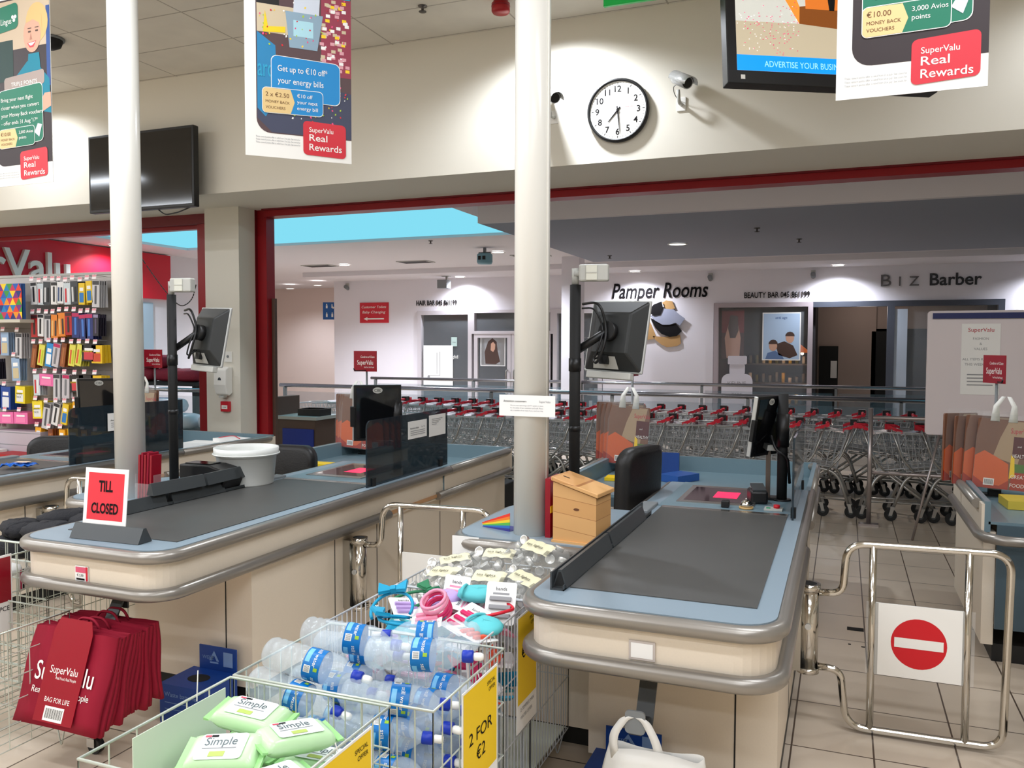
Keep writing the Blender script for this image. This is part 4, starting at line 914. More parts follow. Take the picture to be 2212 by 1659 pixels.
def p_airline(mb, w_):
    photo_shape(mb, mat('dark_cabin_print', rgb(46, 34, 36), .5), w_, .055, .12, PH - .04)
    mb.m(mat('beige_blur_print', rgb(196, 176, 150), .6)).rect(.06, w_, .80, PH - .05, .0014).m(mat('bottle_green_blur', rgb(40, 64, 60), .6)).rect(.06, .22, .62, .86, .0016)
    mb.m(mat('navy_print', rgb(30, 34, 66))).rect(w_ - .03, w_, .56, 1.02, .0016)
    TEAL = mat('teal_uniform_print', rgb(14, 124, 146), .6)
    mb.m(TEAL).poly([(.18, .48, .002), (.24, .64, .002), (.34, .72, .002), (.42, .70, .002), (.52, .60, .002), (.53, .40, .002)])
    mb.poly([(.34, .66, .0022), (.35, .76, .0022), (.44, .76, .0022), (.45, .66, .0022)])
    cx, cy = .395, .87
    BLONDE = mat('blonde_print', rgb(214, 178, 118), .6)
    mb.m(BLONDE).poly([(cx + .03 + .092 * math.cos(a / 20 * 2 * PI), cy + .065 + .115 * math.sin(a / 20 * 2 * PI), .0024) for a in range(20)])
    mb.m(SKIN).poly([(cx - .01 + .072 * math.cos(a / 20 * 2 * PI), cy + .105 * math.sin(a / 20 * 2 * PI), .0028) for a in range(20)])
    mb.m(BLONDE).poly([(cx - .06, cy + .07, .0031), (cx - .02, cy + .125, .0031), (cx + .07, cy + .10, .0031), (cx + .075, cy + .0, .0031), (cx + .05, cy + .06, .0031), (cx, cy + .085, .0031)])
    mb.m(HAIRB)
    for ex in (-.042, .018): mb.rrect(cx + ex, cx + ex + .024, cy + .012, cy + .022, .004, .0032).rect(cx + ex - .003, cx + ex + .028, cy + .034, cy + .039, .0032)
    mb.m(mat('shade_skin_print', rgb(176, 124, 104), .6)).poly([(cx - .02, cy + .01, .0032), (cx - .03, cy - .03, .0032), (cx - .008, cy - .03, .0032)])
    mb.m(LOGORED).poly([(cx - .05, cy - .048, .0033), (cx + .025, cy - .04, .0033), (cx + .0, cy - .075, .0033), (cx - .03, cy - .075, .0033)]).m(WHITE).poly([(cx - .042, cy - .05, .0035), (cx + .018, cy - .045, .0035), (cx - .008, cy - .064, .0035), (cx - .026, cy - .064, .0035)])
    mb.m(SKIN).poly([(.45, .41, .003), (.53, .44, .003), (.53, .52, .003), (.48, .52, .003), (.44, .47, .003)])
    mb.m(GREENP).rrect(.02, .27, .90, 1.05, .03, .0034, .1)
    mb.m(WHITE).text('Aer Lingus', .05, .05, .955, .004, 'L', .001, .1, width=.165)
    for q in range(3): mb.poly([(.237 + .013 * math.cos(q * 2.1 + .5) + .011 * math.cos(a / 10 * 2 * PI), .985 + .013 * math.sin(q * 2.1 + .5) + .011 * math.sin(a / 10 * 2 * PI), .004) for a in range(10)])
    mb.m(mat('taupe_print', rgb(164, 148, 140), .6)).rrect(.14, .48, .555, .64, .02, .003, .06).m(WHITE).text('TRIPLE POINTS', .034, .20, .585, .004, 'L', .0012, width=.22)
    mb.m(WHITE).rrect(.087, .463, .227, .568, .03, .0032, .05).m(GREENP).rrect(.09, .46, .23, .565, .03, .0036, .05)
    mb.m(WHITE)
    for k, s in enumerate(('Bring your next flight', 'closer when you convert', 'your Money Back vouchers', "- offer ends 31 Aug '17*")): mb.text(s, .032, .11, .50 - k * .046, .005, 'L', .001)
    mb.m(mat('pale_badge', rgb(200, 208, 214), .5)).poly([(.39, .30, .005), (.43, .27, .005), (.455, .34, .005), (.42, .35, .005)])
    voucher(mb, .09, .39, .225, .335, GREENP, '€10.00', ('3,000 Avios', 'points'))
    rewards(mb, .262, .028, .492, .195); fine_print(mb, .03, .075)
def p_energy(mb, w_):
    rn = random.Random(11)
    photo_shape(mb, mat('store_photo_print', rgb(86, 64, 66), .5), w_, .055, .12, PH - .04)
    mb.m(mat('blue_floor_print', rgb(66, 70, 92), .6)).poly([(.06, .19, .0014), (.13, .125, .0014), (w_, .125, .0014), (w_, .36, .0014), (.06, .42, .0014)])
    mb.m(mat('blue_sheet_print', rgb(40, 130, 180), .6)).poly([(.06, .24, .0016), (.06, .62, .0016), (.15, .56, .0016), (.16, .30, .0016), (.10, .20, .0016)])
    mb.m(mat('shelf_yellow_print', rgb(206, 190, 160), .6)).rect(.06, .26, .62, .76, .0016).m(BLACKM).rect(.06, .17, .76, .90, .0018).m(mat('shelf_red_print', rgb(150, 60, 80), .6)).rect(.38, w_, .44, .84, .0016)
    for k in range(70):
        mb.m([mat('shelf_yellow_print', rgb(206, 190, 160)), mat('pink_pack_print', rgb(220, 160, 170), .6), YELLOW, PAPER][rn.randrange(4)])
        x, y = rn.uniform(.37, w_ - .03), rn.uniform(.46, .82); mb.rect(x, x + .022, y, y + .016, .0019 + k * 1e-6)
    mb.m(mat('teal_sign_print', rgb(40, 160, 190), .6)).rect(.40, w_ - .005, .84, .885, .002).m(WHITE).text('electric ireland', .024, .408, .853, .0024, 'L', .001, width=.115)
    SHIRT = mat('pale_shirt_print', rgb(206, 214, 226), .6)
    mb.m(SHIRT).poly([(.24, .74, .0024), (.25, .92, .0024), (.12, 1.04, .0024), (.15, 1.07, .0024), (.27, .98, .0024), (.36, .98, .0024), (.47, 1.06, .0024), (.50, 1.03, .0024), (.38, .91, .0024), (.37, .74, .0024)])
    mb.m(SKIN).poly([(.315 + .036 * math.cos(a / 14 * 2 * PI), 1.02 + .05 * math.sin(a / 14 * 2 * PI), .0027) for a in range(14)]).rrect(.10, .13, 1.04, 1.08, .012, .0027).rrect(.49, .52, 1.04, 1.08, .012, .0027)
    mb.m(HAIRB).poly([(.28, 1.04, .0029), (.29, 1.075, .0029), (.34, 1.075, .0029), (.352, 1.04, .0029), (.315, 1.058, .0029)]).m(LOGORED).rrect(.302, .328, .992, 1.004, .004, .0029)
    mb.m(mat('trolley_print', rgb(140, 166, 184), .6)).poly([(.22, .56, .0026), (.20, .74, .0026), (.39, .74, .0026), (.36, .56, .0026)]).m(mat('trolley_sign_print', rgb(170, 214, 226), .6)).rect(.24, .34, .62, .70, .0028)
    mb.m(YELLOW).poly([(.09, .62, .0026), (.10, .73, .0026), (.115, .65, .0026), (.20, .66, .0026), (.20, .63, .0026)])
    for k in range(170):
        mb.m([YELLOW, mat('pink_confetti', rgb(230, 80, 130), .6), PAPER, LOGORED, mat('lime_confetti', rgb(170, 200, 60), .6)][rn.randrange(5)])
        x = rn.uniform(.07, w_ - .02); y = rn.uniform(.56, 1.08) if k < 95 else rn.uniform(.18, .40)
        if k >= 95 and x < .22: continue
        a = rn.uniform(0, 3); r_ = rn.uniform(.004, .008)
        mb.poly([(x + r_ * math.cos(a + q * PI / 2) * (1 if q % 2 else .6), y + r_ * math.sin(a + q * PI / 2), .0032 + k * 1e-6) for q in range(4)])
    mb.m(mat('cyan_letters', rgb(40, 160, 200), .5)).text('ard', .13, .062, .40, .0034, 'L', .004, width=.075)
    mb.m(WHITE).rrect(.127, .477, .297, .513, .03, .0036, -.02).m(BLUEP).rrect(.13, .474, .30, .51, .03, .004, -.02)
    mb.m(WHITE).text('Get up to €10 off*', .043, .160, .435, .005, 'L', .001, width=.25).text('your energy bills', .043, .160, .375, .005, 'L', .001, width=.23)
    voucher(mb, .085, .385, .222, .345, BLUEP, '2 x €2.50', ('€10 off', 'your next', 'energy bill'))
    rewards(mb, .285, .028, .505, .20, -.03); fine_print(mb, .05, .095)
for nm, lb, loc, rz, fn, w_ in (('hanging_poster', 'hanging poster of a smiling blonde woman in teal uniform, at the picture edge', (-4.865, 3.625, 2.70), -1, p_airline, .53),
                            ('hanging_poster', 'hanging poster of a man amid confetti with the blue energy bill offer', (-2.81, 3.45, 2.70), 45, p_energy, .535),
                            ('hanging_poster', 'hanging poster with the large points voucher, in front of the lit screen', (-.048, 3.517, 2.70), 0, p_airline, .517)):
    t = thing(nm, lb, 'poster', loc, rz, 'hanging reward posters')
    mb = MB(WHITE).box(0, w_, -.002, .002, 0, PH).at(T(0, -.002, 0) @ FACE); fn(mb, w_); mb.build('printed_board', t)
    for x in (.08, w_ - .08): MB(GREYINK).tube([(x, 0, PH), (x, 0, 4.36 - 2.70)], .0012, 4).build('hanging_wire', t)

# ---------------------------------------------------------------- screens, clock, cameras on the bulkhead
t = thing('wall_television', 'large black switched off television on the bulkhead left of the posts', 'television', (-6.38, 6.30, 3.05))
MB(BLACK).box(-.665, .665, -.02, .05, 0, .76).build('casing', t, bevel=.008)
MB(mat('glossy_black', rgb(12, 12, 14))).box(-.64, .64, -.022, -.02, .03, .735).build('screen', t)
MB(BLACKM).box(-.2, .2, .05, .20, .2, .56).build('wall_mount', t)
MB(BLACK).tube(arc_path([(.18, .03, .0), (.24, .05, -.05), (.40, .05, -.035), (.58, .04, .01)], .05), .006, 6).build('cable', t)
t = thing('lit_television', 'lit screen showing an advertisement with an orange box, behind a hanging poster', 'television', (-.63, 4.82, 3.205), 29)
TW, TH = 1.255, .74
KM = RX(-7)
MB(BLACK).at(KM).box(0, TW, -.012, .07, 0, TH).build('casing', t, bevel=.006)
def em(nm, r, g, b, k=.9): return mat(nm, rgb(r, g, b), .3, emit=rgb(r, g, b), es=k)
mb = MB(em('screen_grey', 190, 190, 182)).at(KM @ T(0, -.0125, 0) @ FACE).rect(.055, TW - .055, .075, TH - .045, 0)
mb.m(em('screen_sand', 176, 164, 140)).rect(.055, TW - .055, .155, .36, .0005)
mb.m(em('screen_blue', 10, 140, 226)).rect(.055, TW - .055, .075, .165, .001)
mb.m(em('screen_cyan_text', 150, 214, 240)).text('ADVERTISE YOUR BUSINESS HERE', .05, .215, .10, .0016, 'L', width=.60)
mb.m(em('screen_orange', 226, 134, 50)).poly([(.29, .60, .0012), (.43, .36, .0012), (.435, .46, .0012), (.36, .64, .0012)]).m(em('screen_brown', 120, 66, 24)).poly([(.43, .36, .0011), (.80, .33, .0011), (.80, .52, .0011), (.43, .46, .0011)]).m(em('screen_amber', 204, 110, 40)).rect(.47, .90, .45, .56, .0012).m(em('screen_crimson', 206, 24, 66)).rect(.40, .92, .55, .66, .0013)
rn = random.Random(2)
for k in range(220):
    mb.m([em('screen_pink', 226, 60, 120), em('screen_white', 230, 226, 226), em('screen_magenta', 200, 40, 100)][k % 3])
    x = rn.gauss(.30, .16); y = rn.gauss(.33, .09)
    if not (.06 < x < .42 and .17 < y < .62): continue
    mb.rect(x, x + .006, y, y + .004, .0014 + k * 1e-6)
mb.build('screen', t)
MB(WHITE).at(KM @ T(0, -.013, 0) @ FACE).rect(.075, .10, .025, .05, 0).build('sticker', t)
MB(BLACKM).tube([(TW / 2, .06, TH * .6), (TW / 2, .06, 1.155)], .025, 12).build('ceiling_pole', t)
t = thing('wall_clock', 'round white wall clock with a black rim on the bulkhead', 'clock', (-1.68, 6.50, 3.588))
CL = RX(90)
MB(BLACK).at(CL).lathe([(.20, 0), (.245, .004), (.25, .03), (.240, .052), (.226, .052), (.224, .036)], 48).build('rim', t)
MB(WHITE).at(CL).cyl(.228, .002, .036, 48).build('dial', t)
mb = MB(INK).at(T(0, -.0366, 0) @ FACE)
for k in range(1, 13):
    a = PI / 2 - k * PI / 6; mb.text(str(k), .068, .165 * math.cos(a), .165 * math.sin(a) - .023, .001, 'C', .016)
for k in range(60):
    a = k * PI / 30; r0 = .202 if k % 5 else .196
    c, s = math.cos(a), math.sin(a); h_ = .0012 if k % 5 else .0028
    mb.poly([(r0 * c - h_ * s, r0 * s + h_ * c, 0), (r0 * c + h_ * s, r0 * s - h_ * c, 0), (.214 * c + h_ * s, .214 * s - h_ * c, 0), (.214 * c - h_ * s, .214 * s + h_ * c, 0)])
mb.m(SIGNRED).text('SuperValu', .016, .09, .018, 0, 'C', .001)
mb.m(GREYINK).text('Real Food', .014, -.09, .0, 0, 'C')
mb.build('numerals', t)
def hand(a_deg, L, w_, nm, y):
    a = math.radians(90 - a_deg); c, s = math.cos(a), math.sin(a)
    MB(INK).at(T(0, y, 0) @ FACE).prism([(-.03 * c - w_ * s, -.03 * s + w_ * c), (-.03 * c + w_ * s, -.03 * s - w_ * c), (L * c + w_ * .4 * s, L * s - w_ * .4 * c), (L * c - w_ * .4 * s, L * s + w_ * .4 * c)], 0, .003).build(nm, t)
hand(222, .115, .006, 'hour_hand', -.039); hand(174, .17, .005, 'minute_hand', -.043)
MB(INK).at(CL).cyl(.009, .036, .05, 16).build('hub', t)
def cctv(loc, rz, lab):
    t = thing('bullet_camera', lab, 'camera', loc, rz, 'bullet cameras')
    MB(WHITE).box(-.035, .035, -.012, 0, -.06, .045).build('wall_plate', t, bevel=.003)
    MB(LGREY).tube(arc_path([(0, -.01, -.01), (0, -.10, -.02), (-.005, -.12, .07)], .04), .014, 10).build('bracket', t)
    BM = T(.03, -.17, .12) @ RZ(38) @ RX(26)
    MB(mat('silver_camera_body', rgb(200, 202, 202), .25, metal=.5)).at(BM @ RX(90)).lathe([(0, -.12), (.040, -.12), (.045, -.10), (.045, .10), (.040, .10)], 20).build('body', t)
    MB(BLACK).at(BM @ RX(90)).cyl(.038, .095, .102, 20).build('lens', t)
    vs_ = []
    for y in (-.16, .12):
        for k in range(9):
            a = PI * (k / 8) * 1.05 - .08; vs_.append((.054 * math.cos(a), y, .054 * math.sin(a)))
    MB(mat('silver_camera_body', rgb(200, 202, 202))).at(BM).raw(vs_, [(k, k + 1, k + 10, k + 9) for k in range(8)], True).build('sun_hood', t, solid=.004)
    MB(BLACK).tube(arc_path([(-.02, -.005, .02), (-.045, -.07, .06), (-.04, -.12, .10), (0, -.13, .11)], .03), .003, 5).build('cable', t)
cctv((-1.19, 6.50, 3.60), 0, 'silver bullet camera on the bulkhead right of the clock')
cctv((-2.215, 6.50, 3.60), 0, 'silver bullet camera almost hidden behind the white post left of the clock')
t = thing('exit_sign', 'green hanging exit sign at the top edge, only its underside strip in view', 'sign', (-1.53, 5.5, 4.0))
MB(mat('exit_green', rgb(10, 150, 60), .4, emit=rgb(10, 150, 60), es=.35)).box(0, .42, -.012, .012, 0, .20).build('panel', t)
for x in (.06, .36): MB(GREY).tube([(x, 0, .2), (x, 0, .36)], .003, 5).build('hanger', t)
t = thing('alarm_sounder', 'red cylindrical alarm sounder on the ceiling', 'alarm', (-2.46, 5.95, 4.36))
MB(mat('alarm_red', rgb(160, 18, 28), .35)).lathe([(.055, 0), (.055, -.03), (.070, -.035), (.070, -.09), (.060, -.105), (0, -.105)], 24).build('body', t)
MB(CARDRED).lathe([(.0705, -.05), (.072, -.055), (.0705, -.06)], 24).build('groove', t)
t = thing('ceiling_speaker', 'dark dome fitting on the ceiling beside the left poster', 'speaker', (-6.36, 5.3, 4.36))
MB(BLACKM).lathe([(.10, 0), (.10, -.03), (.085, -.07), (.04, -.095), (0, -.10)], 24).build('dome', t); MB(GREY).lathe([(.102, 0), (.115, 0), (.115, -.02), (.102, -.02)], 24).build('ring', t)

# ---------------------------------------------------------------- on the cream pillar
t = thing('soap_dispenser', 'white hand gel dispenser on the cream pillar', 'dispenser', (-6.13, 7.18, 1.20))
mb = MB(WHITE).at(FACE)
yz(MB(WHITE).at(RZ(-90)), [(0, .03), (.05, 0), (.09, .02), (.115, .12), (.11, .28), (.06, .31), (0, .31)], -.08, .08).build('cover', t, bevel=.012)
MB(mat('smoke_window', rgb(70, 74, 78), .2)).at(T(0, -.1135, .17) @ FACE).poly([(.022 * math.cos(a / 16 * 2 * PI), .03 * math.sin(a / 16 * 2 * PI), 0) for a in range(16)]).build('level_window', t)
MB(LGREY).box(-.03, .03, -.09, -.03, -.015, .005).build('nozzle', t)
t = thing('fire_call_point', 'small red fire alarm call point below the gel dispenser', 'alarm', (-6.13, 7.18, 1.03))
MB(mat('call_point_red', rgb(196, 34, 48), .4)).box(-.055, .055, -.04, 0, 0, .11).build('box', t, bevel=.005); MB(WHITE).box(-.038, .038, -.042, -.04, .03, .07).m(INK).box(-.02, -.012, -.043, -.042, .045, .053).box(-.004, .004, -.043, -.042, .045, .053).box(.012, .02, -.043, -.042, .045, .053).build('break_panel', t)
t = thing('key_switch', 'white key switch plate above the gel dispenser', 'switch', (-6.10, 7.18, 1.56))
MB(WHITE).box(-.05, .05, -.012, 0, 0, .11).build('plate', t, bevel=.003); MB(GREY).at(T(0, -.012, .06) @ RX(90)).cyl(.014, 0, .006, 14).build('lock', t)

# ---------------------------------------------------------------- lane gates
GR = .0165
def gate(dx, lab, sign, plab):
    p = thing('gate_post', plab, 'gate post', (-.125 + dx, 4.03, .255), group='gate posts')
    MB(CHROME).cyl(.043, 0, .405, 24).build('cylinder', p)
    MB(CHROME).cyl(.050, .375, .408, 24).build('cap_ring', p); MB(CHROME).cyl(.050, -.004, .020, 24).build('cap_ring', p)
    MB(BLACKM).cyl(.034, .40, .4085, 20).build('top_plug', p)
    MB(STEEL).box(-.0755, -.03, -.05, .05, .01, .395).build('mounting_plate', p)
    MB(mat('lock_knob', rgb(200, 204, 206), .15, metal=.6)).at(T(.0, -.043, .22) @ RX(90)).cyl(.014, 0, .012, 14).build('lock', p)
    g = thing('lane_gate', lab, 'gate', (-.082 + dx, 4.03, 0), group='lane gates')
    def px(x): return x + .0
    MB(CHROME).tube(arc_path([(px(.0), 0, .625), (px(.10), 0, .63), (px(.115), 0, .862), (px(.762), 0, .872), (px(.748), 0, .030), (px(.125), 0, .022), (px(.098), 0, .277), (px(.0), 0, .282)], .085, 8), GR, 12).build('frame_tube', g)
    MB(CHROME).cyl(GR * .95, .03, .868, 12).build('upright', g, (.224, 0, 0)); MB(CHROME).cyl(GR * .95, .03, .870, 12).build('upright', g, (.604, 0, 0))
    if sign == 'entry':
        mb = MB(WHITE).box(.236, .594, -.006, .002, .283, .607).at(T(.415, -.0065, .440) @ FACE)
        mb.m(mat('no_entry_red', rgb(206, 20, 34), .4)).poly([(.112 * math.cos(a / 40 * 2 * PI), .112 * math.sin(a / 40 * 2 * PI), 0) for a in range(40)]).m(WHITE).rect(-.098, .098, -.022, .022, .001)
        mb.build('sign_board', g)
        MB(CLEAR).box(.20, .25, -.0075, -.006, .28, .61).box(.585, .632, -.0075, -.006, .28, .61).build('clear_sleeve', g)
    elif sign:
        MB(WHITE).box(.236, .594, -.006, .002, .283, .607).build('sign_board', g)
    return p, g
gate(0, 'steel tube gate with a round red no entry sign', 'entry', 'short chrome gate post on the side of the right checkout')
gate(-2.4, 'steel tube gate half hidden behind the basket of silver packets', 'blank', 'short chrome gate post on the side of the middle checkout')
gate(-4.8, 'steel tube gate mostly hidden behind the till closed sign', 'blank', 'short chrome gate post behind the till closed sign')
t = thing('floor_plate', 'small dark metal plate set in the floor tiles behind the no entry gate', 'plate', (.10, 5.52, 0)); MB(BLACKM).box(-.045, .05, -.03, .03, 0, .003).build('plate', t)
MB(BLACKM).box(-.04, -.025, -.30, -.285, 0, .002).build('screw_mark', t); MB(BLACKM).box(.03, .05, -.32, -.305, 0, .002).build('screw_mark', t)

# ---------------------------------------------------------------- front labels and hooks on the counters
t = flat_sign('shelf_label', 'pink and white price label on the front of the middle checkout', 'label', (-3.035, 2.598, .738), .075, .066, .003, PAPER,
    lambda mb: mb.m(mat('pink_label', rgb(220, 90, 120), .5)).rect(.004, .062, .038, .062, .001).m(SIGNRED).rect(.062, .073, .004, .064, .001).m(INK).text('€ 2.00', .014, .03, .022, .001, 'C', .001).rect(.008, .055, .006, .014, .001))
t = flat_sign('label_holder', 'blank label holder on the front of the right checkout', 'label', (-.622, 2.598, .745), .085, .062, .003, mat('holder_frame', rgb(196, 186, 180), .4), lambda mb: mb.m(PAPER).rect(.007, .078, .007, .055, .001))
def bag_hook(dx, lab, y0):
    t = thing('bag_hook', lab, 'hook', (-.60 + dx, y0, .66), group='bag hooks')
    MB(DGREY).box(-.035, .035, .22, .228, -.06, .03).build('mounting_plate', t)
    MB(DGREY).raw([(-.03, .225, .02), (.03, .225, .02), (.03, .10, -.19), (-.03, .10, -.19), (-.03, .235, .02), (.03, .235, .02), (.03, .11, -.19), (-.03, .11, -.19)], [(0, 1, 2, 3), (4, 7, 6, 5), (0, 4, 5, 1), (3, 2, 6, 7), (0, 3, 7, 4), (1, 5, 6, 2)], False).build('arm', t)
    MB(GREY).at(T(0, -.02, -.16) @ FACE).prism(rr_pts(-.033, .033, 0, .075, .014), -.004, .004).build('hook_plate', t)
    MB(DGREY).box(-.02, .02, -.02, .11, -.165, -.155).build('hook_bar', t)
bag_hook(0, 'grey bag hook under the right checkout holding a white bag', 2.62)
bag_hook(-2.31, 'grey bag hook under the middle checkout holding burgundy bags', 2.50)
# ================================================================ wire baskets in the lanes
def wire_bin(lab, x0, x1, y0, y1, zt=.80, zb=.12, vs=.045, hs=.10, group='wire baskets', r=.0022, wm=None, tray=True):
    wm = wm or WIRE
    t = thing('wire_basket', lab, 'wire basket', (x0, y0, 0), group=group)
    W, D = x1 - x0, y1 - y0
    def side(a, b, nm):
        mb = MB(wm); L = (Vector(b) - Vector(a)).length; n = max(2, round(L / vs))
        for k in range(n + 1):
            p = Vector(a).lerp(Vector(b), k / n); mb.tube([(p.x, p.y, zb), (p.x, p.y, zt)], r, 5, caps=False)
        m = max(2, round((zt - zb) / hs))
        for k in range(m):
            z = zb + (zt - zb) * k / m; mb.tube([(a[0], a[1], z), (b[0], b[1], z)], r * 1.1, 5, caps=False)
        mb.build(nm, t)
    side((0, 0), (W, 0), 'wire_side'); side((W, 0), (W, D), 'wire_side'); side((W, D), (0, D), 'wire_side'); side((0, D), (0, 0), 'wire_side')
    MB(wm).tube([(0, 0, zt), (W, 0, zt), (W, D, zt), (0, D, zt)], .0042, 8, closed=True).build('rim', t)
    mb = MB(wm)
    for k in range(9): mb.tube([(W * k / 8, 0, zb), (W * k / 8, D, zb)], r, 5, caps=False)
    mb.build('wire_base', t)
    if tray: MB(mat('pale_bin_liner', rgb(196, 200, 186), .6)).box(.01, W - .01, .01, D - .01, zb + .004, zb + .010).build('base_tray', t)
    for cx, cy in ((.04, .02), (W - .04, .02), (.04, D - .02), (W - .04, D - .02)):
        MB(wm).tube(arc_path([(cx - .03, cy, zb), (cx, cy, .004), (cx + .03, cy, zb)], .02), .003, 6).build('leg', t)
    return t
wire_bin('nearest wire basket, full of green wipe packs', -1.61, -1.09, 1.375, 1.885, vs=.088, hs=.115)
wire_bin('wire basket heaped with water bottles', -1.61, -.97, 1.90, 2.385, vs=.052, hs=.16)
wire_bin('wire basket of colourful hair accessories', -1.63, -1.06, 2.395, 2.865, vs=.032, hs=.2, wm=TWIRE)
wire_bin('wire basket of bagged silver candles below the side desk', -1.63, -1.06, 2.875, 3.335, vs=.032, hs=.2, wm=TWIRE)
wire_bin('wire basket of clear packets at the left lane', -3.99, -3.46, 2.36, 2.80, vs=.07, hs=.08, tray=False)
wire_bin('wire basket of black hats at the left lane', -3.99, -3.46, 2.81, 3.34, vs=.07, hs=.08, tray=False)
wire_bin('low wire basket on V shaped feet under the middle counter', -3.62, -3.08, 2.12, 2.60, zt=.60, vs=.09, hs=.09, tray=False)

# ---- water bottles
bt = thing('water_bottle', 'x', 'water bottle', (0, 0, 0), group='water bottles')
prof = [(0, .004), (.030, 0), (.042, .010), (.046, .022)]
z = .022
for k in range(5): prof += [(.0465, z + .006), (.043, z + .014), (.0465, z + .022)]; z += .022
prof += [(.0455, z + .004), (.0455, z + .062), (.047, z + .070), (.046, z + .085), (.040, z + .105), (.026, z + .128), (.0155, z + .142), (.0145, z + .150)]
z2 = z + .150
MB(WATER).lathe(prof, 20).build('bottle_body', bt)
LBL = mat('bottle_label_blue', rgb(0, 112, 186), .35); PALEB = mat('bottle_label_pale', rgb(120, 190, 232), .35)
mb = MB(LBL).lathe([(.0462, z + .006), (.0464, z + .030), (.0462, z + .060)], 28, caps=False)
def wrap_text(mb, s, size, a0, zc, m, r=.0470, bold=.002, up=1):
    vs_, fs, xa, xb = text_geo(s, bold, 0, 1)
    k = size; mid = (xa + xb) / 2
    mb.m(m).raw([(r * math.cos(a0 + up * (v.x - mid) * k / r), r * math.sin(a0 + up * (v.x - mid) * k / r), zc + up * v.y * k) for v in vs_], fs, False)
def wrap_rect(mb, a0, a1, z0, z1, m, r=.0468):
    n = 6; mb.m(m)
    mb.raw([(r * math.cos(a0 + (a1 - a0) * i / n), r * math.sin(a0 + (a1 - a0) * i / n), zz) for zz in (z0, z1) for i in range(n + 1)], [(i, i + 1, i + n + 2, i + n + 1) for i in range(n)], True)
for a0 in (0, 2.1, 4.2):
    wrap_rect(mb, a0 + .9, a0 + 1.35, z + .012, z + .032, PAPER)
    for q in range(7): wrap_rect(mb, a0 + .95 + q * .055, a0 + .97 + q * .055, z + .014, z + .030, INK, .0471)
    wrap_text(mb, 'still water', .017, a0 + .25, z + .036, WHITE); wrap_rect(mb, a0 - .3, a0 + .7, z + .010, z + .024, PALEB, .0467)
    wrap_rect(mb, a0 + .98, a0 + 1.2, z + .042, z + .054, mat('lime_dot', rgb(150, 190, 50), .5))
mb.build('label', bt, recalc=False)
MB(mat('cap_blue', rgb(16, 50, 170), .4)).lathe([(.0165, z2 - .004), (.0175, z2), (.0175, z2 + .024), (.013, z2 + .027), (0, z2 + .027)], 20).build('screw_cap', bt)
capo = [c_ for c_ in bt.children if c_.name.startswith('screw_cap')][0]
MB(WHITE).lathe([(.010, z2 + .027), (.0115, z2 + .032), (.0115, z2 + .048), (.008, z2 + .055), (0, z2 + .056)], 16).build('sport_cap', capo)
BLEN = z2 + .056
def place_bottle(base, cap, roll, lab, first=[True]):
    b, c = Vector(base), Vector(cap); d = (c - b).normalized()
    q = d.to_track_quat('Z', 'Y') @ Euler((0, 0, roll)).to_quaternion()
    mid = (b + c) / 2; loc = mid - d * BLEN / 2
    if first[0]:
        bt.location = loc; bt.rotation_euler = q.to_euler(); bt['label'] = lab; first[0] = False
    else: dup(bt, loc, rot=q.to_euler(), label=lab)
for base, cap, roll, lab in (
    ((-1.49, 2.12, .87), (-1.23, 2.19, .84), 1.6, 'water bottle at the back of the heap, leaning on the rim of the accessories basket'),
    ((-1.53, 1.985, .845), (-1.255, 2.02, .80), 1.9, 'water bottle with a barcode label lying on the left slope of the heap'),
    ((-1.225, 2.03, .875), (-.935, 2.10, .88), 1.7, 'topmost water bottle on the right, its cap over the yellow offer card'),
    ((-1.56, 1.955, .765), (-1.285, 1.96, .715), .4, 'water bottle at the front left, its cap touching the wire'),
    ((-1.06, 2.33, .845), (-1.33, 2.25, .84), 2.6, 'water bottle turned the other way at the back right of the heap'),
    ((-1.285, 1.99, .76), (-1.01, 2.11, .725), .3, 'water bottle directly below the topmost right one'),
    ((-1.31, 1.955, .675), (-1.03, 2.03, .66), 3.0, 'water bottle with a wave printed label behind the front wires'),
    ((-1.57, 2.30, .76), (-1.30, 2.33, .75), .9, 'water bottle at the back left corner of the heap')):
    place_bottle(base, cap, roll, lab)
rn = random.Random(9)
LOWER = 'water bottle buried in the lower layers of the heap'
for layer, z in enumerate((.685, .585, .485, .385)):
    for col in range(2):
        for row in range(4):
            if layer == 0 and (row == 0 or (row == 1 and col == 0)): continue
            xb = -1.595 + col * .315; y = 1.955 + row * .115
            e = rn.uniform(-.01, .01)
            place_bottle((xb, y + e, z + rn.uniform(-.008, .008)), (xb + .30, y - e, z - .005), rn.uniform(0, 6), LOWER)

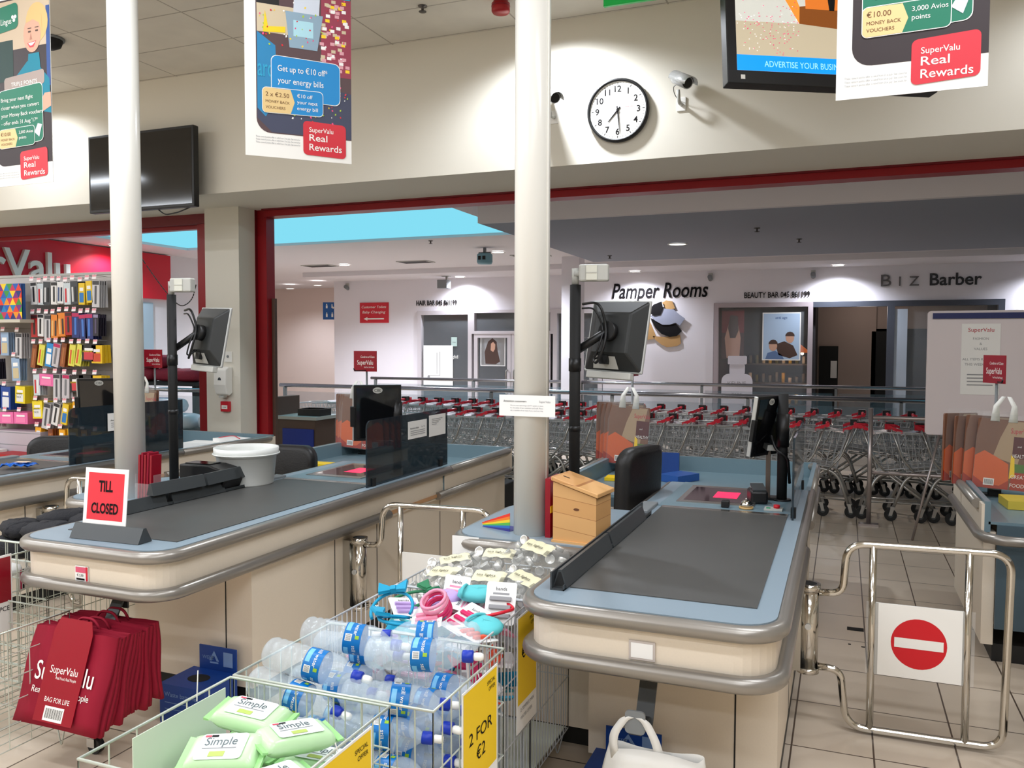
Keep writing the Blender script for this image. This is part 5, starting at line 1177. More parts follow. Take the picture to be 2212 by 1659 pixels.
# ---- wipe packs
GREENW = mat('pale_green_film', rgb(196, 230, 182), .22, noise=(12, .06)); GREEND = mat('green_film', rgb(158, 214, 140), .25)
wp = thing('wipes_pack', 'x', 'pack', (0, 0, 0), group='green wipe packs')
def pillow(u, v, top):
    x = (u - .5) * .235; y = (v - .5) * .125
    e = max(0.0, 1 - abs(2 * u - 1) ** 5) * max(0.0, 1 - abs(2 * v - 1) ** 6)
    return (x, y, (.027 if top else -.027) * e ** .5 + .0015 * math.sin(u * 30) * (1 - e))
MB(GREENW).surf(lambda u, v: pillow(u, v, True), 18, 10).surf(lambda u, v: pillow(u, 1 - v, False), 18, 10).build('film_body', wp)
for s_ in (-1, 1): MB(GREEND).raw([(s_ * .115, -.060, .002), (s_ * .135, -.062, .006), (s_ * .135, .062, .006), (s_ * .115, .060, .002), (s_ * .115, -.060, -.002), (s_ * .135, -.062, -.002), (s_ * .135, .062, -.002), (s_ * .115, .060, -.002)], [(0, 1, 2, 3), (4, 7, 6, 5), (1, 5, 6, 2), (0, 4, 5, 1), (2, 6, 7, 3), (0, 3, 7, 4)], False).build('crimped_end', wp)
mb = MB(mat('white_wipe_label', rgb(232, 240, 236), .3)).at(T(0, 0, .0285)).rrect(-.075, .075, -.045, .045, .012)
mb.m(mat('label_grey_ink', rgb(88, 100, 104), .5)).text('Simple', .040, -.005, .004, .001, 'C', .0012).m(mat('label_pink', rgb(220, 70, 90), .5)).rect(-.065, -.045, .033, .040, .001).m(INK).rect(-.044, -.022, .033, .040, .001)
mb.m(mat('label_lime', rgb(176, 196, 96), .5)).rect(-.03, .02, -.036, -.018, .001).m(GREYINK).rect(-.06, .05, -.008, -.005, .001)
mb.build('label', wp, recalc=False)
wl = [((-1.365, 1.575, .765), (24, -6, 14), 'wipes pack with its white label facing up, tilted to the front of the heap'),
      ((-1.385, 1.70, .80), (8, 4, 4), 'wipes pack lying behind the tilted one, at the back left of the heap'),
      ((-1.245, 1.69, .775), (6, 8, 62), 'wipes pack turned sideways at the right of the heap'),
      ((-1.20, 1.55, .735), (8, 6, 70), 'wipes pack turned sideways against the basket side by the yellow card'),
      ((-1.335, 1.49, .70), (16, 0, 8), 'wipes pack under the tilted one, by the front wires')]
for i, (l, r_, lb) in enumerate(wl):
    e = tuple(math.radians(a) for a in r_)
    wp.scale = (.80, .82, .95)
    if i == 0: wp.location = l; wp.rotation_euler = e; wp['label'] = lb
    else: dup(wp, l, rot=e, label=lb)
for k in range(4):
    for q, (x, y) in enumerate(((-1.46, 1.50), (-1.24, 1.50), (-1.46, 1.65), (-1.24, 1.65), (-1.46, 1.79), (-1.24, 1.79))):
        if k == 0 and q in (0, 1): continue
        dup(wp, (x, y, .665 - k * .06), rot=(0, 0, math.radians(rn.uniform(-5, 5))), label='wipes pack in the lower layers of the green heap')
t = thing('sign_board', 'pale translucent card tied inside the left side of the nearest basket', 'card', (-1.600, 1.52, .46))
MB(mat('pale_green_card', rgb(212, 224, 204), .5)).box(0, .003, 0, .33, 0, .325).build('card', t); MB(WHITE).tube([(.001, .22, .33), (-.003, .23, .41)], .0016, 5).build('cable_tie', t)

# ---- yellow offer cards
def offer(loc, w_, h_, lab, draw, yf=.76):
    t = thing('offer_card', lab, 'price card', loc, 90, 'yellow offer cards')
    mb = MB(PAPER).box(0, w_, -.0015, .0015, 0, h_).at(T(0, -.002, 0) @ FACE); mb.m(YELLOW).rect(.006, w_ - .006, h_ * (1 - yf), h_ - .006, 0)
    draw(mb, w_, h_); mb.build('card', t)
    MB(WHITE).tube([(w_ * .5, 0, h_ - .01), (w_ * .5, .01, h_ + .02)], .0015, 5).build('cable_tie', t)
def so(mb, w_, h_, k=1): mb.m(INK).text('SPECIAL', .017, w_ - .02, h_ - .04, .001, 'R', .0012).text('OFFER', .017, w_ - .02, h_ - .060, .001, 'R', .0012)
def low(mb, w_, h_): mb.m(GREYINK).text('2 SIMPLE MIX', .018, .03, h_ * .17, .001, 'L', .0008, width=w_ * .7).text('WATER OFFER', .018, .03, h_ * .10, .001, 'L', .0008, width=w_ * .6)
def o1(mb, w_, h_): so(mb, w_, h_); mb.m(INK).text('2 FOR', .06, w_ / 2, h_ * .5, .001, 'C', .002)
def o2(mb, w_, h_): so(mb, w_, h_); mb.m(INK).text('2 FOR', .052, w_ / 2, h_ * .56, .001, 'C', .0025, width=w_ * .66).text('€2', .056, w_ / 2, h_ * .40, .001, 'C', .0025); low(mb, w_, h_)
def o3(mb, w_, h_): so(mb, w_, h_); mb.m(INK).text('€4', .062, .075, h_ * .62, .001, 'C', .004); low(mb, w_, h_)
offer((-1.082, 1.49, .49), .29, .305, 'yellow special offer card on the basket of green wipe packs', o1)
offer((-.960, 2.055, .40), .25, .385, 'yellow card reading two for two euro on the bottle basket', o2)
offer((-1.048, 2.70, .37), .20, .42, 'yellow card partly hidden behind the right counter nose', o3)
flat_sign('small_price_card', 'blank pale card on the far side of the candle basket under the counter', 'price card', (-1.05, 3.06, .52), .22, .24, .002, mat('pinkish_card', rgb(214, 190, 178), .6), None, 90)
flat_sign('small_price_card', 'white card at the back of the candle basket', 'price card', (-1.61, 3.345, .74), .13, .16, .002, PAPER, None)
t = thing('red_price_card', 'red and white price card at the left picture edge on the left lane basket', 'price card', (-3.452, 2.36, .47), 90)
mb = MB(PAPER).box(0, .26, -.0015, .0015, 0, .34).at(T(0, -.002, 0) @ FACE).m(CARDRED).rect(.006, .254, .13, .33, 0).m(PAPER).poly([(.10 + .09 * math.cos(a / 24 * 2 * PI), .23 + .085 * math.sin(a / 24 * 2 * PI), .001) for a in range(24)])
mb.m(INK).text('2 PCE', .03, .245, .09, .001, 'R', .001); mb.build('card', t)

# ---- hair accessories
def rndcol(r): return r
PINK_ = colmat(206, 30, 96, .4); ROSE = colmat(236, 150, 176, .4); CYAN_ = colmat(0, 150, 190, .5); TEALS = colmat(90, 190, 196, .7); LILAC = colmat(190, 160, 214, .6); CORAL = colmat(232, 84, 50, .5); GRN = colmat(40, 120, 80, .6)
def card_item(loc, rot, m, lab, cap='bands', sz=(.11, .15)):
    t = thing('accessory_card', lab, 'hair accessory', loc, group='hair accessories on cards', rot=tuple(math.radians(a) for a in rot))
    mb = MB(PAPER).prism(rr_pts(-sz[0] / 2, sz[0] / 2, -sz[1] / 2, sz[1] / 2, .008), -.001, .001)
    mb.m(INK).text(cap, .018, 0, sz[1] / 2 - .03, .0016, 'C', .001).m(m).rect(-.03, .03, sz[1] / 2 - .045, sz[1] / 2 - .038, .0016); mb.build('card', t)
    b = MB(m)
    for k in range(3): b.at(T(0, -.045 + k * .03, .006)).box(-sz[0] * .36, sz[0] * .36, -.008, .008, -.005, .006)
    o = b.build('clips', t, bevel=.003)
cards = [((-1.33, 2.56, .80), (12, -10, 20), ROSE, 'white accessory card with rose clips in front of the pink hair ties'),
         ((-1.20, 2.60, .80), (20, 8, -25), PINK_, 'white accessory card with deep pink clips right of the hair ties'),
         ((-1.12, 2.72, .83), (62, 0, 10), GREYINK, 'white accessory card standing upright beside the yellow card'),
         ((-1.35, 2.83, .80), (70, 0, -4), ROSE, 'white accessory card standing against the wires of the candle basket'),
         ((-1.13, 2.50, .79), (8, 10, 70), CORAL, 'white accessory card with coral clips at the right wires'),
         ((-1.48, 2.68, .785), (10, 6, 40), LILAC, 'white accessory card with lilac clips beside the blue bows'),
         ((-1.25, 2.76, .79), (14, -8, 100), ROSE, 'white accessory card with rose clips behind the teal cap'),
         ((-1.11, 2.47, .70), (86, 0, 88), PINK_, 'white accessory card pressed upright behind the side wires'),
         ((-1.095, 2.57, .69), (86, 0, 92), CORAL, 'patterned accessory card upright behind the side wires next to the yellow card')]
for l, r_, m_, lb in cards: card_item(l, r_, m_, lb)
t = thing('hair_ties', 'bundle of pink hair tie rings in the middle of the accessories', 'hair accessory', (-1.315, 2.60, .835), rot=(.5, -.3, .3))
for k in range(7):
    MB([PINK_, ROSE][k > 3]).at(T(0, 0, -.03 + k * .010) @ RX(rn.uniform(-14, 14))).tube([(.045 * math.cos(a * PI / 10), .05 * math.sin(a * PI / 10), 0) for a in range(20)], .006, 6, closed=True).build('ring', t)
def bow(loc, rot, m, lab):
    t = thing('bow_headband', lab, 'hair accessory', loc, group='bow headbands', rot=tuple(math.radians(a) for a in rot))
    MB(m).tube([(.075 * math.cos(a * PI / 14), .085 * math.sin(a * PI / 14), 0) for a in range(-2, 17)], .006, 6).build('band', t)
    b = MB(m).at(T(0, .085, .008))
    for s_ in (-1, 1): b.raw([(0, -.006, 0), (s_ * .05, -.028, .012), (s_ * .055, .028, .014), (0, .006, 0), (0, -.006, .012), (s_ * .05, -.024, .024), (s_ * .052, .024, .026), (0, .006, .012)], [(0, 1, 2, 3), (4, 5, 6, 7), (0, 1, 5, 4), (1, 2, 6, 5), (2, 3, 7, 6)])
    b.box(-.010, .010, -.010, .010, -.002, .018); b.build('bow', t)
bow((-1.47, 2.56, .815), (25, -8, 20), CYAN_, 'turquoise bow headband at the left of the accessories')
bow((-1.39, 2.50, .80), (10, 6, 130), CYAN_, 'turquoise bow headband lying flat near the bottle rim')
bow((-1.50, 2.74, .79), (12, 0, -40), GRN, 'green bow headband behind the turquoise ones')
def sock(loc, rz, m, lab):
    t = thing('knit_cap', lab, 'hair accessory', loc, rz, 'knitted caps')
    MB(m).at(RX(12)).blob(.075, .05, .022, 14, 8, .8, .05, random.Random(4)).build('knit_body', t); MB(m).at(T(-.05, 0, .006)).tube([(.0, .045 * math.cos(a), .02 * math.sin(a)) for a in [k * PI / 8 for k in range(16)]], .006, 6, closed=True).build('cuff', t)
sock((-1.235, 2.78, .835), 10, TEALS, 'teal knitted cap at the back of the accessories'); sock((-1.11, 2.56, .80), -30, TEALS, 'teal knitted cap at the right of the accessories'); sock((-1.36, 2.75, .81), 60, LILAC, 'lilac knitted cap behind the hair ties')
t = thing('lead_loop', 'thin crimson cord loop beside the upright white card', 'hair accessory', (-1.10, 2.66, .81)); MB(SIGNRED).tube(arc_path([(-.05, -.06, 0), (.02, -.02, .015), (.04, .05, .01), (.0, .07, .02)], .03), .006, 6).build('cord', t)
t = thing('accessory_filling', 'mixed hair accessories filling the basket below the top items', 'hair accessories', (-1.345, 2.63, .14)); t2 = MB()
for k in range(150):
    t2.m([PAPER, PAPER, ROSE, PINK_, TEALS, LILAC, PAPER, CORAL, CYAN_][rn.randrange(9)]).at(T(rn.uniform(-.23, .23), rn.uniform(-.18, .18), rn.uniform(.26, .62)) @ RZ(rn.uniform(0, 180)) @ RX(rn.uniform(-50, 50))).box(-.05, .05, -.035, .035, -.004, .004)
o = t2.build('loose_cards', t); o['kind'] = 'stuff'; t['kind'] = 'stuff'

# ---- bags of tea light candles
tb = thing('candle_bag', 'x', 'candle bag', (0, 0, 0), group='bags of silver candles')
cr = random.Random(21)
CUP = mat('silver_cup', rgb(228, 228, 224), .22, metal=.55)
for k in range(14):
    x, y = -.10 + (k % 5) * .05, -.055 + (k // 5) * .055
    MB(CUP).at(T(x * 1.1 + cr.uniform(-.008, .008), y * 1.15 + cr.uniform(-.008, .008), .004 + cr.uniform(-.004, .014)) @ RX(cr.uniform(-70, 70)) @ RY(cr.uniform(-60, 60))).lathe([(.0, 0), (.019, 0), (.020, .016), (.0205, .018), (.017, .016), (0, .015)], 12).build('candle_cup', tb)
MB(mat('crinkled_film', rgb(236, 238, 234), .08, alpha=.12, spec=1.0, bump=(45, .9))).blob(.145, .095, .045, 20, 12, .8, .07, cr).build('clear_bag', tb)
mb = MB(mat('cream_print', rgb(226, 220, 186), .45)).surf(lambda u, v: ((u - .5) * .13 - .01, (v - .5) * .075 + .012, .046 - .9 * ((u - .5) * .13) ** 2 - 2 * ((v - .5) * .08) ** 2 + .003 * math.sin(u * 17)), 8, 6)
mb.m(INK).at(T(0, 0, .050)).text('tea lights', .022, -.02, .0, 0, 'C', .0006)
for k in range(9): mb.rect(.045 + k * .0035, .0465 + k * .0035, -.03, .0, 0)
mb.build('print_label', tb, recalc=False)
fl = [((-1.30, 3.17, .845), (14, 0, 8), 'bag of silver candles on top of the heap in the middle'), ((-1.15, 3.21, .875), (20, 8, -14), 'topmost bag of silver candles next to the divider bar'),
      ((-1.49, 3.16, .81), (8, -8, 30), 'bag of silver candles at the back left of the basket'), ((-1.46, 2.98, .80), (16, -6, -8), 'bag of silver candles by the front left rim'),
      ((-1.26, 2.97, .805), (18, 0, 4), 'bag of silver candles in the middle by the front rim'), ((-1.13, 3.0, .80), (14, 10, -20), 'bag of silver candles by the right rim')]
for i, (l, r_, lb) in enumerate(fl):
    e = tuple(math.radians(a) for a in r_)
    if i == 0: tb.location = l; tb.rotation_euler = e; tb['label'] = lb
    else: dup(tb, l, rot=e, label=lb)
for k in range(3):
    for q, (x, y) in enumerate(((-1.48, 3.0), (-1.21, 3.0), (-1.48, 3.2), (-1.21, 3.2))):
        dup(tb, (x, y, .70 - k * .09), rot=(0, 0, rn.uniform(-.3, .3)), label='bag of silver candles in the lower layers of the basket')

# ---- left lane: hats and clear packets
for i, (x, y, z, rz, lb) in enumerate(((-3.62, 2.95, .83, 10, 'black knitted hat at the front of the left lane basket'), (-3.72, 3.13, .85, 60, 'black knitted hat on top of the left lane pile'), (-3.85, 2.98, .82, -30, 'black knitted hat at the far left of the pile'), (-3.58, 3.18, .84, 80, 'black knitted hat by the chrome gate post'))):
    t = thing('knitted_hat', lb, 'hat', (x, y, z), rz, 'black knitted hats'); MB(mat('black_knit', rgb(34, 34, 38), .85, bump=(120, .5))).blob(.13, .09, .045, 18, 10, .8, .08, random.Random(i)).build('crown', t); MB(mat('black_knit', rgb(34, 34, 38))).at(T(.07, 0, 0)).tube([(0, .075 * math.cos(a), .035 * math.sin(a)) for a in [k * PI / 8 for k in range(16)]], .012, 6, closed=True).build('brim', t)
for k in range(4): 
    t = thing('knitted_hat', 'black knitted hat in the lower part of the left lane pile', 'hat', (-3.86 + (k % 2) * .27, 2.97 + (k // 2) * .2, .73), k * 30, 'black knitted hats'); MB(mat('black_knit', rgb(34, 34, 38))).blob(.14, .11, .06, 14, 8, .8, .06, random.Random(k)).build('crown', t)
for i, (x, y, z, rz) in enumerate(((-3.56, 2.47, .70, 0), (-3.58, 2.66, .71, 20), (-3.78, 2.5, .72, 60), (-3.80, 2.68, .70, 10), (-3.6, 2.56, .60, 40), (-3.82, 2.6, .58, 0))):
    t = thing('clear_packet', ['clear packet with a pink stripe card by the side wires of the left lane basket', 'clear packet nearest the black hats', 'clear packet by the front wires of the left lane basket', 'clear packet at the far left of the left lane basket', 'clear packet under two others by the side wires', 'clear packet at the bottom left of the left lane basket'][i], 'packet', (x, y, z), rz, 'clear packets')
    MB(mat('crinkled_film', rgb(236, 238, 234))).blob(.12, .09, .05, 14, 8, .8, .07, random.Random(i + 40)).build('film', t); MB(mat('pale_filling', rgb(206, 204, 200), .6)).blob(.09, .06, .03, 12, 6, .7, .05, random.Random(i)).build('contents', t)
    mb = MB(PAPER).at(T(.10, -.0, -.03) @ RZ(90) @ FACE).rect(-.04, .04, -.06, .04, .012).m(PINK_).rect(-.03, -.018, -.05, .04, .013).m(INK).rect(-.012, 0, -.05, .04, .013); mb.build('card', t)

# ---- burgundy carrier bags on the hook
BX0, BX1, BTOP, BBOT = -3.125, -2.675, .572, .215
ARMZ = .50
NB = 13
for k in range(NB):
    f = k / (NB - 1)
    yt = 2.485 + f * .20; yb = 2.365 + f * .33; jx = rn.uniform(-.012, .012) if k else 0; zt = BTOP + (rn.uniform(-.012, .004) if k else 0); zb = BBOT + f * .03 + (rn.uniform(-.012, .012) if k else 0)
    lab = 'front burgundy carrier bag with the white name, card strapped over it' if k == 0 else ('last burgundy carrier bag, furthest back on the hook' if k == NB - 1 else 'burgundy carrier bag hanging between the front and the last one')
    t = thing('carrier_bag', lab, 'carrier bag', (-2.90, yt, zt), group='burgundy carrier bags')
    h_ = zt - zb; dy = yb - yt
    def pt(u, v, d): return (BX0 + .90 * 0 + (BX1 - BX0) * u + 2.90 + jx * (1 - v), dy * (1 - v) + d + .006 * math.sin(v * 7 + u * 3 + k), -h_ * (1 - v) + (.004 * math.sin(u * 9 + k) if v > .95 else 0))
    m_ = MB(BAGRED).surf(lambda u, v: pt(u, v, -.006), 6, 8).surf(lambda u, v: pt(u, v, .010), 6, 8)
    m_.surf(lambda u, v: pt(1, v, -.006 + .016 * u), 1, 8).surf(lambda u, v: pt(0, v, -.006 + .016 * u), 1, 8).surf(lambda u, v: pt(u, 0, -.006 + .016 * v), 6, 1)
    m_.build('bag_body', t)
    if k < 1 or k == NB - 1 or k % 3 == 0:
        MB(BAGRED).tube(arc_path([(-.07, 0, -.01), (-.04, .0, .035 if k else .02), (.04, 0, .035 if k else .02), (.07, 0, -.01)], .03), .006, 6).build('handle', t)
    if k == 0:
        tilt = math.degrees(math.atan2(-dy, h_))
        KM = T(0, 0, 0) @ RX(-tilt) @ T(0, -.013, 0) @ FACE
        mb = MB(WHITE).at(KM)
        mb.text('SuperValu', .105, 0, -.205, 0, 'C', .006, width=.315).text('Real Food, Real People', .036, .155, -.255, 0, 'R', .001, width=.31)
        mb.build('lettering', t)
        cd = thing('bag_card', 'dark red bag for life card with a barcode, hung over the front burgundy bag', 'card', (-2.90, yt - .016, zt))
        KM2 = RX(-tilt)
        mb = MB(CARDRED).at(KM2 @ FACE).prism([(-.105, -.352), (.105, -.352), (.105, .0), (.085, .05), (-.085, .05), (-.105, .0)], 0, .0025)
        mb.at(KM2 @ T(0, -.0028, 0) @ FACE).m(WHITE).text('SuperValu', .042, .0, -.165, 0, 'C', .0025, width=.15).text('Real Food, Real People', .016, .075, -.187, 0, 'R', .0006, width=.11)
        mb.text('BAG FOR LIFE', .027, 0, -.275, 0, 'C', .0006, width=.135).rect(-.055, .05, -.345, -.29, 0).m(INK)
        for q in range(22): mb.rect(-.046 + q * .0041, -.046 + q * .0041 + .0012 + .0012 * ((q * 7) % 3 == 0), -.335, -.298, .0005)
        mb.build('card', cd)

# ---- white bag on the right hook, battery boxes, basket
t = thing('white_carrier', 'thin white plastic bag of newspapers hanging under the right checkout', 'carrier bag', (-.60, 2.60, .50))
WBAG = mat('thin_white_plastic', rgb(226, 224, 218), .35, noise=(9, .05), bump=(14, .5))
def wb_(u, v):
    a = 2 * PI * u; w_ = .150 + .03 * math.sin(PI * v); d = .022 + .055 * (1 - v) ** .5
    r_ = 1 + .04 * math.sin(a * 5 + v * 6)
    return (.068 + w_ * math.copysign(abs(math.cos(a)) ** .7, math.cos(a)) * r_, d * math.sin(a) * r_, -.045 - .40 * (1 - v) + .008 * math.sin(a * 3) * v)
MB(WBAG).surf(wb_, 32, 10).build('bag_body', t, solid=.002)
for s_ in (-1, 1):
    pth = [(.015 + s_ * .075, -.014, -.085), (s_ * .072, -.01, -.01), (s_ * .035, .0, .045), (s_ * .015, .0, .055)]
    mb = MB(WBAG); P = arc_path(pth, .05)
    mb.raw([(p.x + (.018 if q else -.018) * s_ * .8, p.y - .006 + .004 * q, p.z) for p in P for q in (0, 1)], [(2 * i, 2 * i + 1, 2 * i + 3, 2 * i + 2) for i in range(len(P) - 1)], True); mb.build('handle', t, solid=.002)
for k in range(3): MB(mat('newsprint', rgb(180, 178, 172))).at(T(.06 + k * .012, .01 * k, -.12) @ RY(14 + 5 * k)).box(-.005, .16, -.004, .004, -.22, .03 - k * .012).build('newspaper', t)
def battery_box(loc, lab, rz=0):
    t = thing('battery_box', lab, 'recycling box', loc, rz, 'battery recycling boxes')
    BL = mat('battery_blue', rgb(18, 62, 140), .45); PB_ = mat('print_pale_blue', rgb(120, 150, 196), .5)
    mb = MB(BL).box(0, .26, 0, .22, 0, .185); mb.m(PB_).at(FACE).text('Waste batteries', .03, .03, .13, .001, 'L', .0005).rect(.03, .23, .10, .103, .001).rect(.03, .2, .07, .073, .001); mb.build('box', t)
    MB(BLACKM).at(T(.13, .11, .1855)).poly([(.055 * math.cos(a), .045 * math.sin(a), 0) for a in [k * PI / 12 for k in range(24)]]).build('slot', t)
    mb = MB(BL).box(.04, .26, .215, .222, .185, .30); mb.m(PB_).at(T(0, .2145, 0) @ FACE).text('WEEE', .026, .06, .235, .001, 'L', .0006).rect(.185, .24, .21, .28, .001)
    mb.poly([(.13, .28, .001), (.16, .23, .001), (.145, .23, .001), (.13, .256, .001), (.115, .23, .001), (.10, .23, .001)]).rect(.105, .155, .218, .226, .001); mb.build('back_flap', t)
battery_box((-2.91, 2.93, 0), 'blue battery recycling box on the floor by the bottle basket')
battery_box((-.88, 2.92, 0), 'blue battery recycling box behind the white hanging bag'); [o_ for o_ in COL.objects if o_.name.startswith('battery_box')][-1].scale = (1, 1, .85)
t = thing('shopping_basket', 'red handled shopping basket standing under the right counter', 'basket', (-.985, 2.56, 0)); mb = MB(BLACK)
for k in range(6): mb.box(0, .30, .0 + k * .04, .006 + k * .04, .02, .19) if k in (0, 5) else mb.box(0, .006, k * .04, .03 + k * .04, .02, .19).box(.294, .30, k * .04, .03 + k * .04, .02, .19)
mb.box(0, .3, 0, .206, .01, .02); mb.build('tub', t); MB(SIGNRED).tube(arc_path([(0.03, .1, .19), (.06, .1, .285), (.24, .1, .285), (.27, .1, .19)], .04), .008, 8).build('handle', t)
t = thing('castor_trolley', 'chrome and black castor wheel below the burgundy bags', 'castor', (-2.96, 2.60, 0)); MB(BLACK).at(T(.02, 0, .035) @ RX(90)).cyl(.035, -.014, .014, 18).build('wheel', t); MB(CHROME).cyl(.018, .06, .11, 14).box(-.012, .03, -.02, -.016, .03, .07).box(-.012, .03, .016, .02, .03, .07).box(-.02, .03, -.02, .02, .068, .075).build('fork', t); MB(CHROME).cyl(.012, .11, .16, 12).build('stem', t)
t = thing('black_bin', 'black box with a white label on the floor behind the middle checkout', 'box', (-3.1, 6.9, 0)); MB(BLACKM).box(0, .30, 0, .3, 0, .50).build('box', t, bevel=.01); MB(PAPER).box(.11, .19, -.002, 0, .30, .42).build('label', t)
# ================================================================ shopping trolleys
tr = thing('shopping_trolley', 'shopping trolley with a red handle in the front nested row', 'shopping trolley', (0, 0, 0), group='front trolley row')
def lerp3(a, b, k): return tuple(a[i] + (b[i] - a[i]) * k for i in range(3))
RT, RB, FT, FB = (0, .26, .90), (.10, .215, .50), (.82, .20, .86), (.74, .165, .58)
mir = lambda p: (p[0], -p[1], p[2])
wb_ = MB(TWIRE)
for S in (lambda p: p, mir):
    for k in range(13): wb_.tube([S(lerp3(RT, FT, k / 12)), S(lerp3(RB, FB, k / 12))], .0028, 4, caps=False)
    for k in range(1, 5): wb_.tube([S(lerp3(RT, RB, k / 5)), S(lerp3(FT, FB, k / 5))], .0024, 4, caps=False)
for k in range(7):
    wb_.tube([lerp3(FT, mir(FT), k / 6), lerp3(FB, mir(FB), k / 6)], .0028, 4, caps=False)
    wb_.tube([lerp3(RB, mir(RB), k / 6), lerp3(FB, mir(FB), k / 6)], .0026, 4, caps=False)
for k in range(1, 6): wb_.tube([lerp3(RB, FB, k / 6), mir(lerp3(RB, FB, k / 6))], .0026, 4, caps=False)
for k in range(9): wb_.tube([lerp3(RT, mir(RT), k / 8), lerp3(RB, mir(RB), k / 8)], .0026, 4, caps=False)
wb_.build('wire_basket', tr)
rm_ = MB(TWIRE).tube([RT, FT, mir(FT), mir(RT)], .007, 6, closed=True).tube([RB, FB, mir(FB), mir(RB)], .006, 6, closed=True); rm_.build('basket_rim', tr)
TRED = mat('trolley_red', rgb(206, 26, 52), .35)
MB(TRED).tube([(-.07, -.255, .945), (-.07, .255, .945)], .019, 10).build('handle', tr)
for s_ in (-1, 1): MB(TRED).raw([(-.09, s_ * .255, .93), (.05, s_ * .262, .885), (.05, s_ * .262, .915), (-.09, s_ * .255, .968), (-.09, s_ * .235, .93), (.05, s_ * .25, .885), (.05, s_ * .25, .915), (-.09, s_ * .235, .968)], [(0, 1, 2, 3), (4, 7, 6, 5), (0, 4, 5, 1), (3, 2, 6, 7), (0, 3, 7, 4), (1, 5, 6, 2)], False).build('handle_bracket', tr)
MB(BLACK).box(-.10, -.02, -.16, -.07, .92, .985).m(TRED).box(-.11, -.02, -.20, -.16, .915, .97).build('coin_lock', tr)
MB(mat('bright_seat_flap', rgb(206, 208, 212), .2, metal=.7)).raw([(.04, -.2, .86), (.04, .2, .86), (.30, .19, .905), (.30, -.19, .905)], [(0, 1, 2, 3)]).build('seat_flap', tr, solid=.004)
TTUBE = mat('trolley_tube', rgb(176, 174, 170), .28, metal=.75)
for s_ in (-1, 1):
    MB(TTUBE).tube(arc_path([(-.02, s_ * .235, .125), (.10, s_ * .215, .47), (.36, s_ * .20, .50)], .14, 8), .016, 8).build('rear_leg', tr)
    MB(TTUBE).tube([(.20, s_ * .205, .465), (.64, s_ * .175, .125)], .014, 8).build('front_leg', tr)
    MB(TTUBE).tube(arc_path([(.20, s_ * .218, .46), (.06, s_ * .235, .62), (-.05, s_ * .25, .93)], .06), .010, 6).build('upright', tr)
MB(TTUBE).tube([(0, -.235, .16), (0, .235, .16)], .009, 6).tube([(.60, -.175, .18), (.60, .175, .18)], .009, 6).tube([(.0, -.12, .16), (.60, -.10, .18)], .008, 6).tube([(.0, .12, .16), (.60, .10, .18)], .008, 6).build('lower_frame', tr)
for x, y in ((-.02, .235), (-.02, -.235), (.64, .175), (.64, -.175)):
    ca = MB(TTUBE).at(T(x - .02, y, .062)).raw([(-.018, -.02, -.006), (.012, -.02, -.006), (.036, -.02, .075), (.0, -.02, .075)], [(0, 1, 2, 3)]).raw([(-.018, .02, -.006), (.012, .02, -.006), (.036, .02, .075), (.0, .02, .075)], [(0, 1, 2, 3)]).box(-.002, .038, -.022, .022, .072, .082).build('castor', tr, solid=.003)
    MB(BLACKM).at(T(x - .02, y, .062) @ RX(90)).cyl(.060, -.014, .014, 16).m(DGREY).cyl(.026, -.0155, .0155, 12).build('wheel', ca)
NL, NRR = 18, 10
tr.location = (.06, 9.36, 0); tr.rotation_euler = (0, 0, PI)
for k in range(1, NL): dup(tr, (.06 - k * .272, 9.36 + rn.uniform(-.012, .012), 0), rz=180 + rn.uniform(-1.5, 1.5))
for k in range(NRR): dup(tr, (.24 + k * .272, 9.36 + rn.uniform(-.012, .012), 0), rz=rn.uniform(-1.5, 1.5))
RL = 'shopping trolley with a red handle in the rear nested row before the glass rail'
for k in range(32): dup(tr, (1.52 - k * .272, 10.82 + rn.uniform(-.012, .012), 0), rz=180 + rn.uniform(-1.5, 1.5), label=RL, group='rear trolley row')
for k in range(5): dup(tr, (1.72 + k * .272, 10.82 + rn.uniform(-.012, .012), 0), rz=rn.uniform(-1.5, 1.5), label=RL, group='rear trolley row')

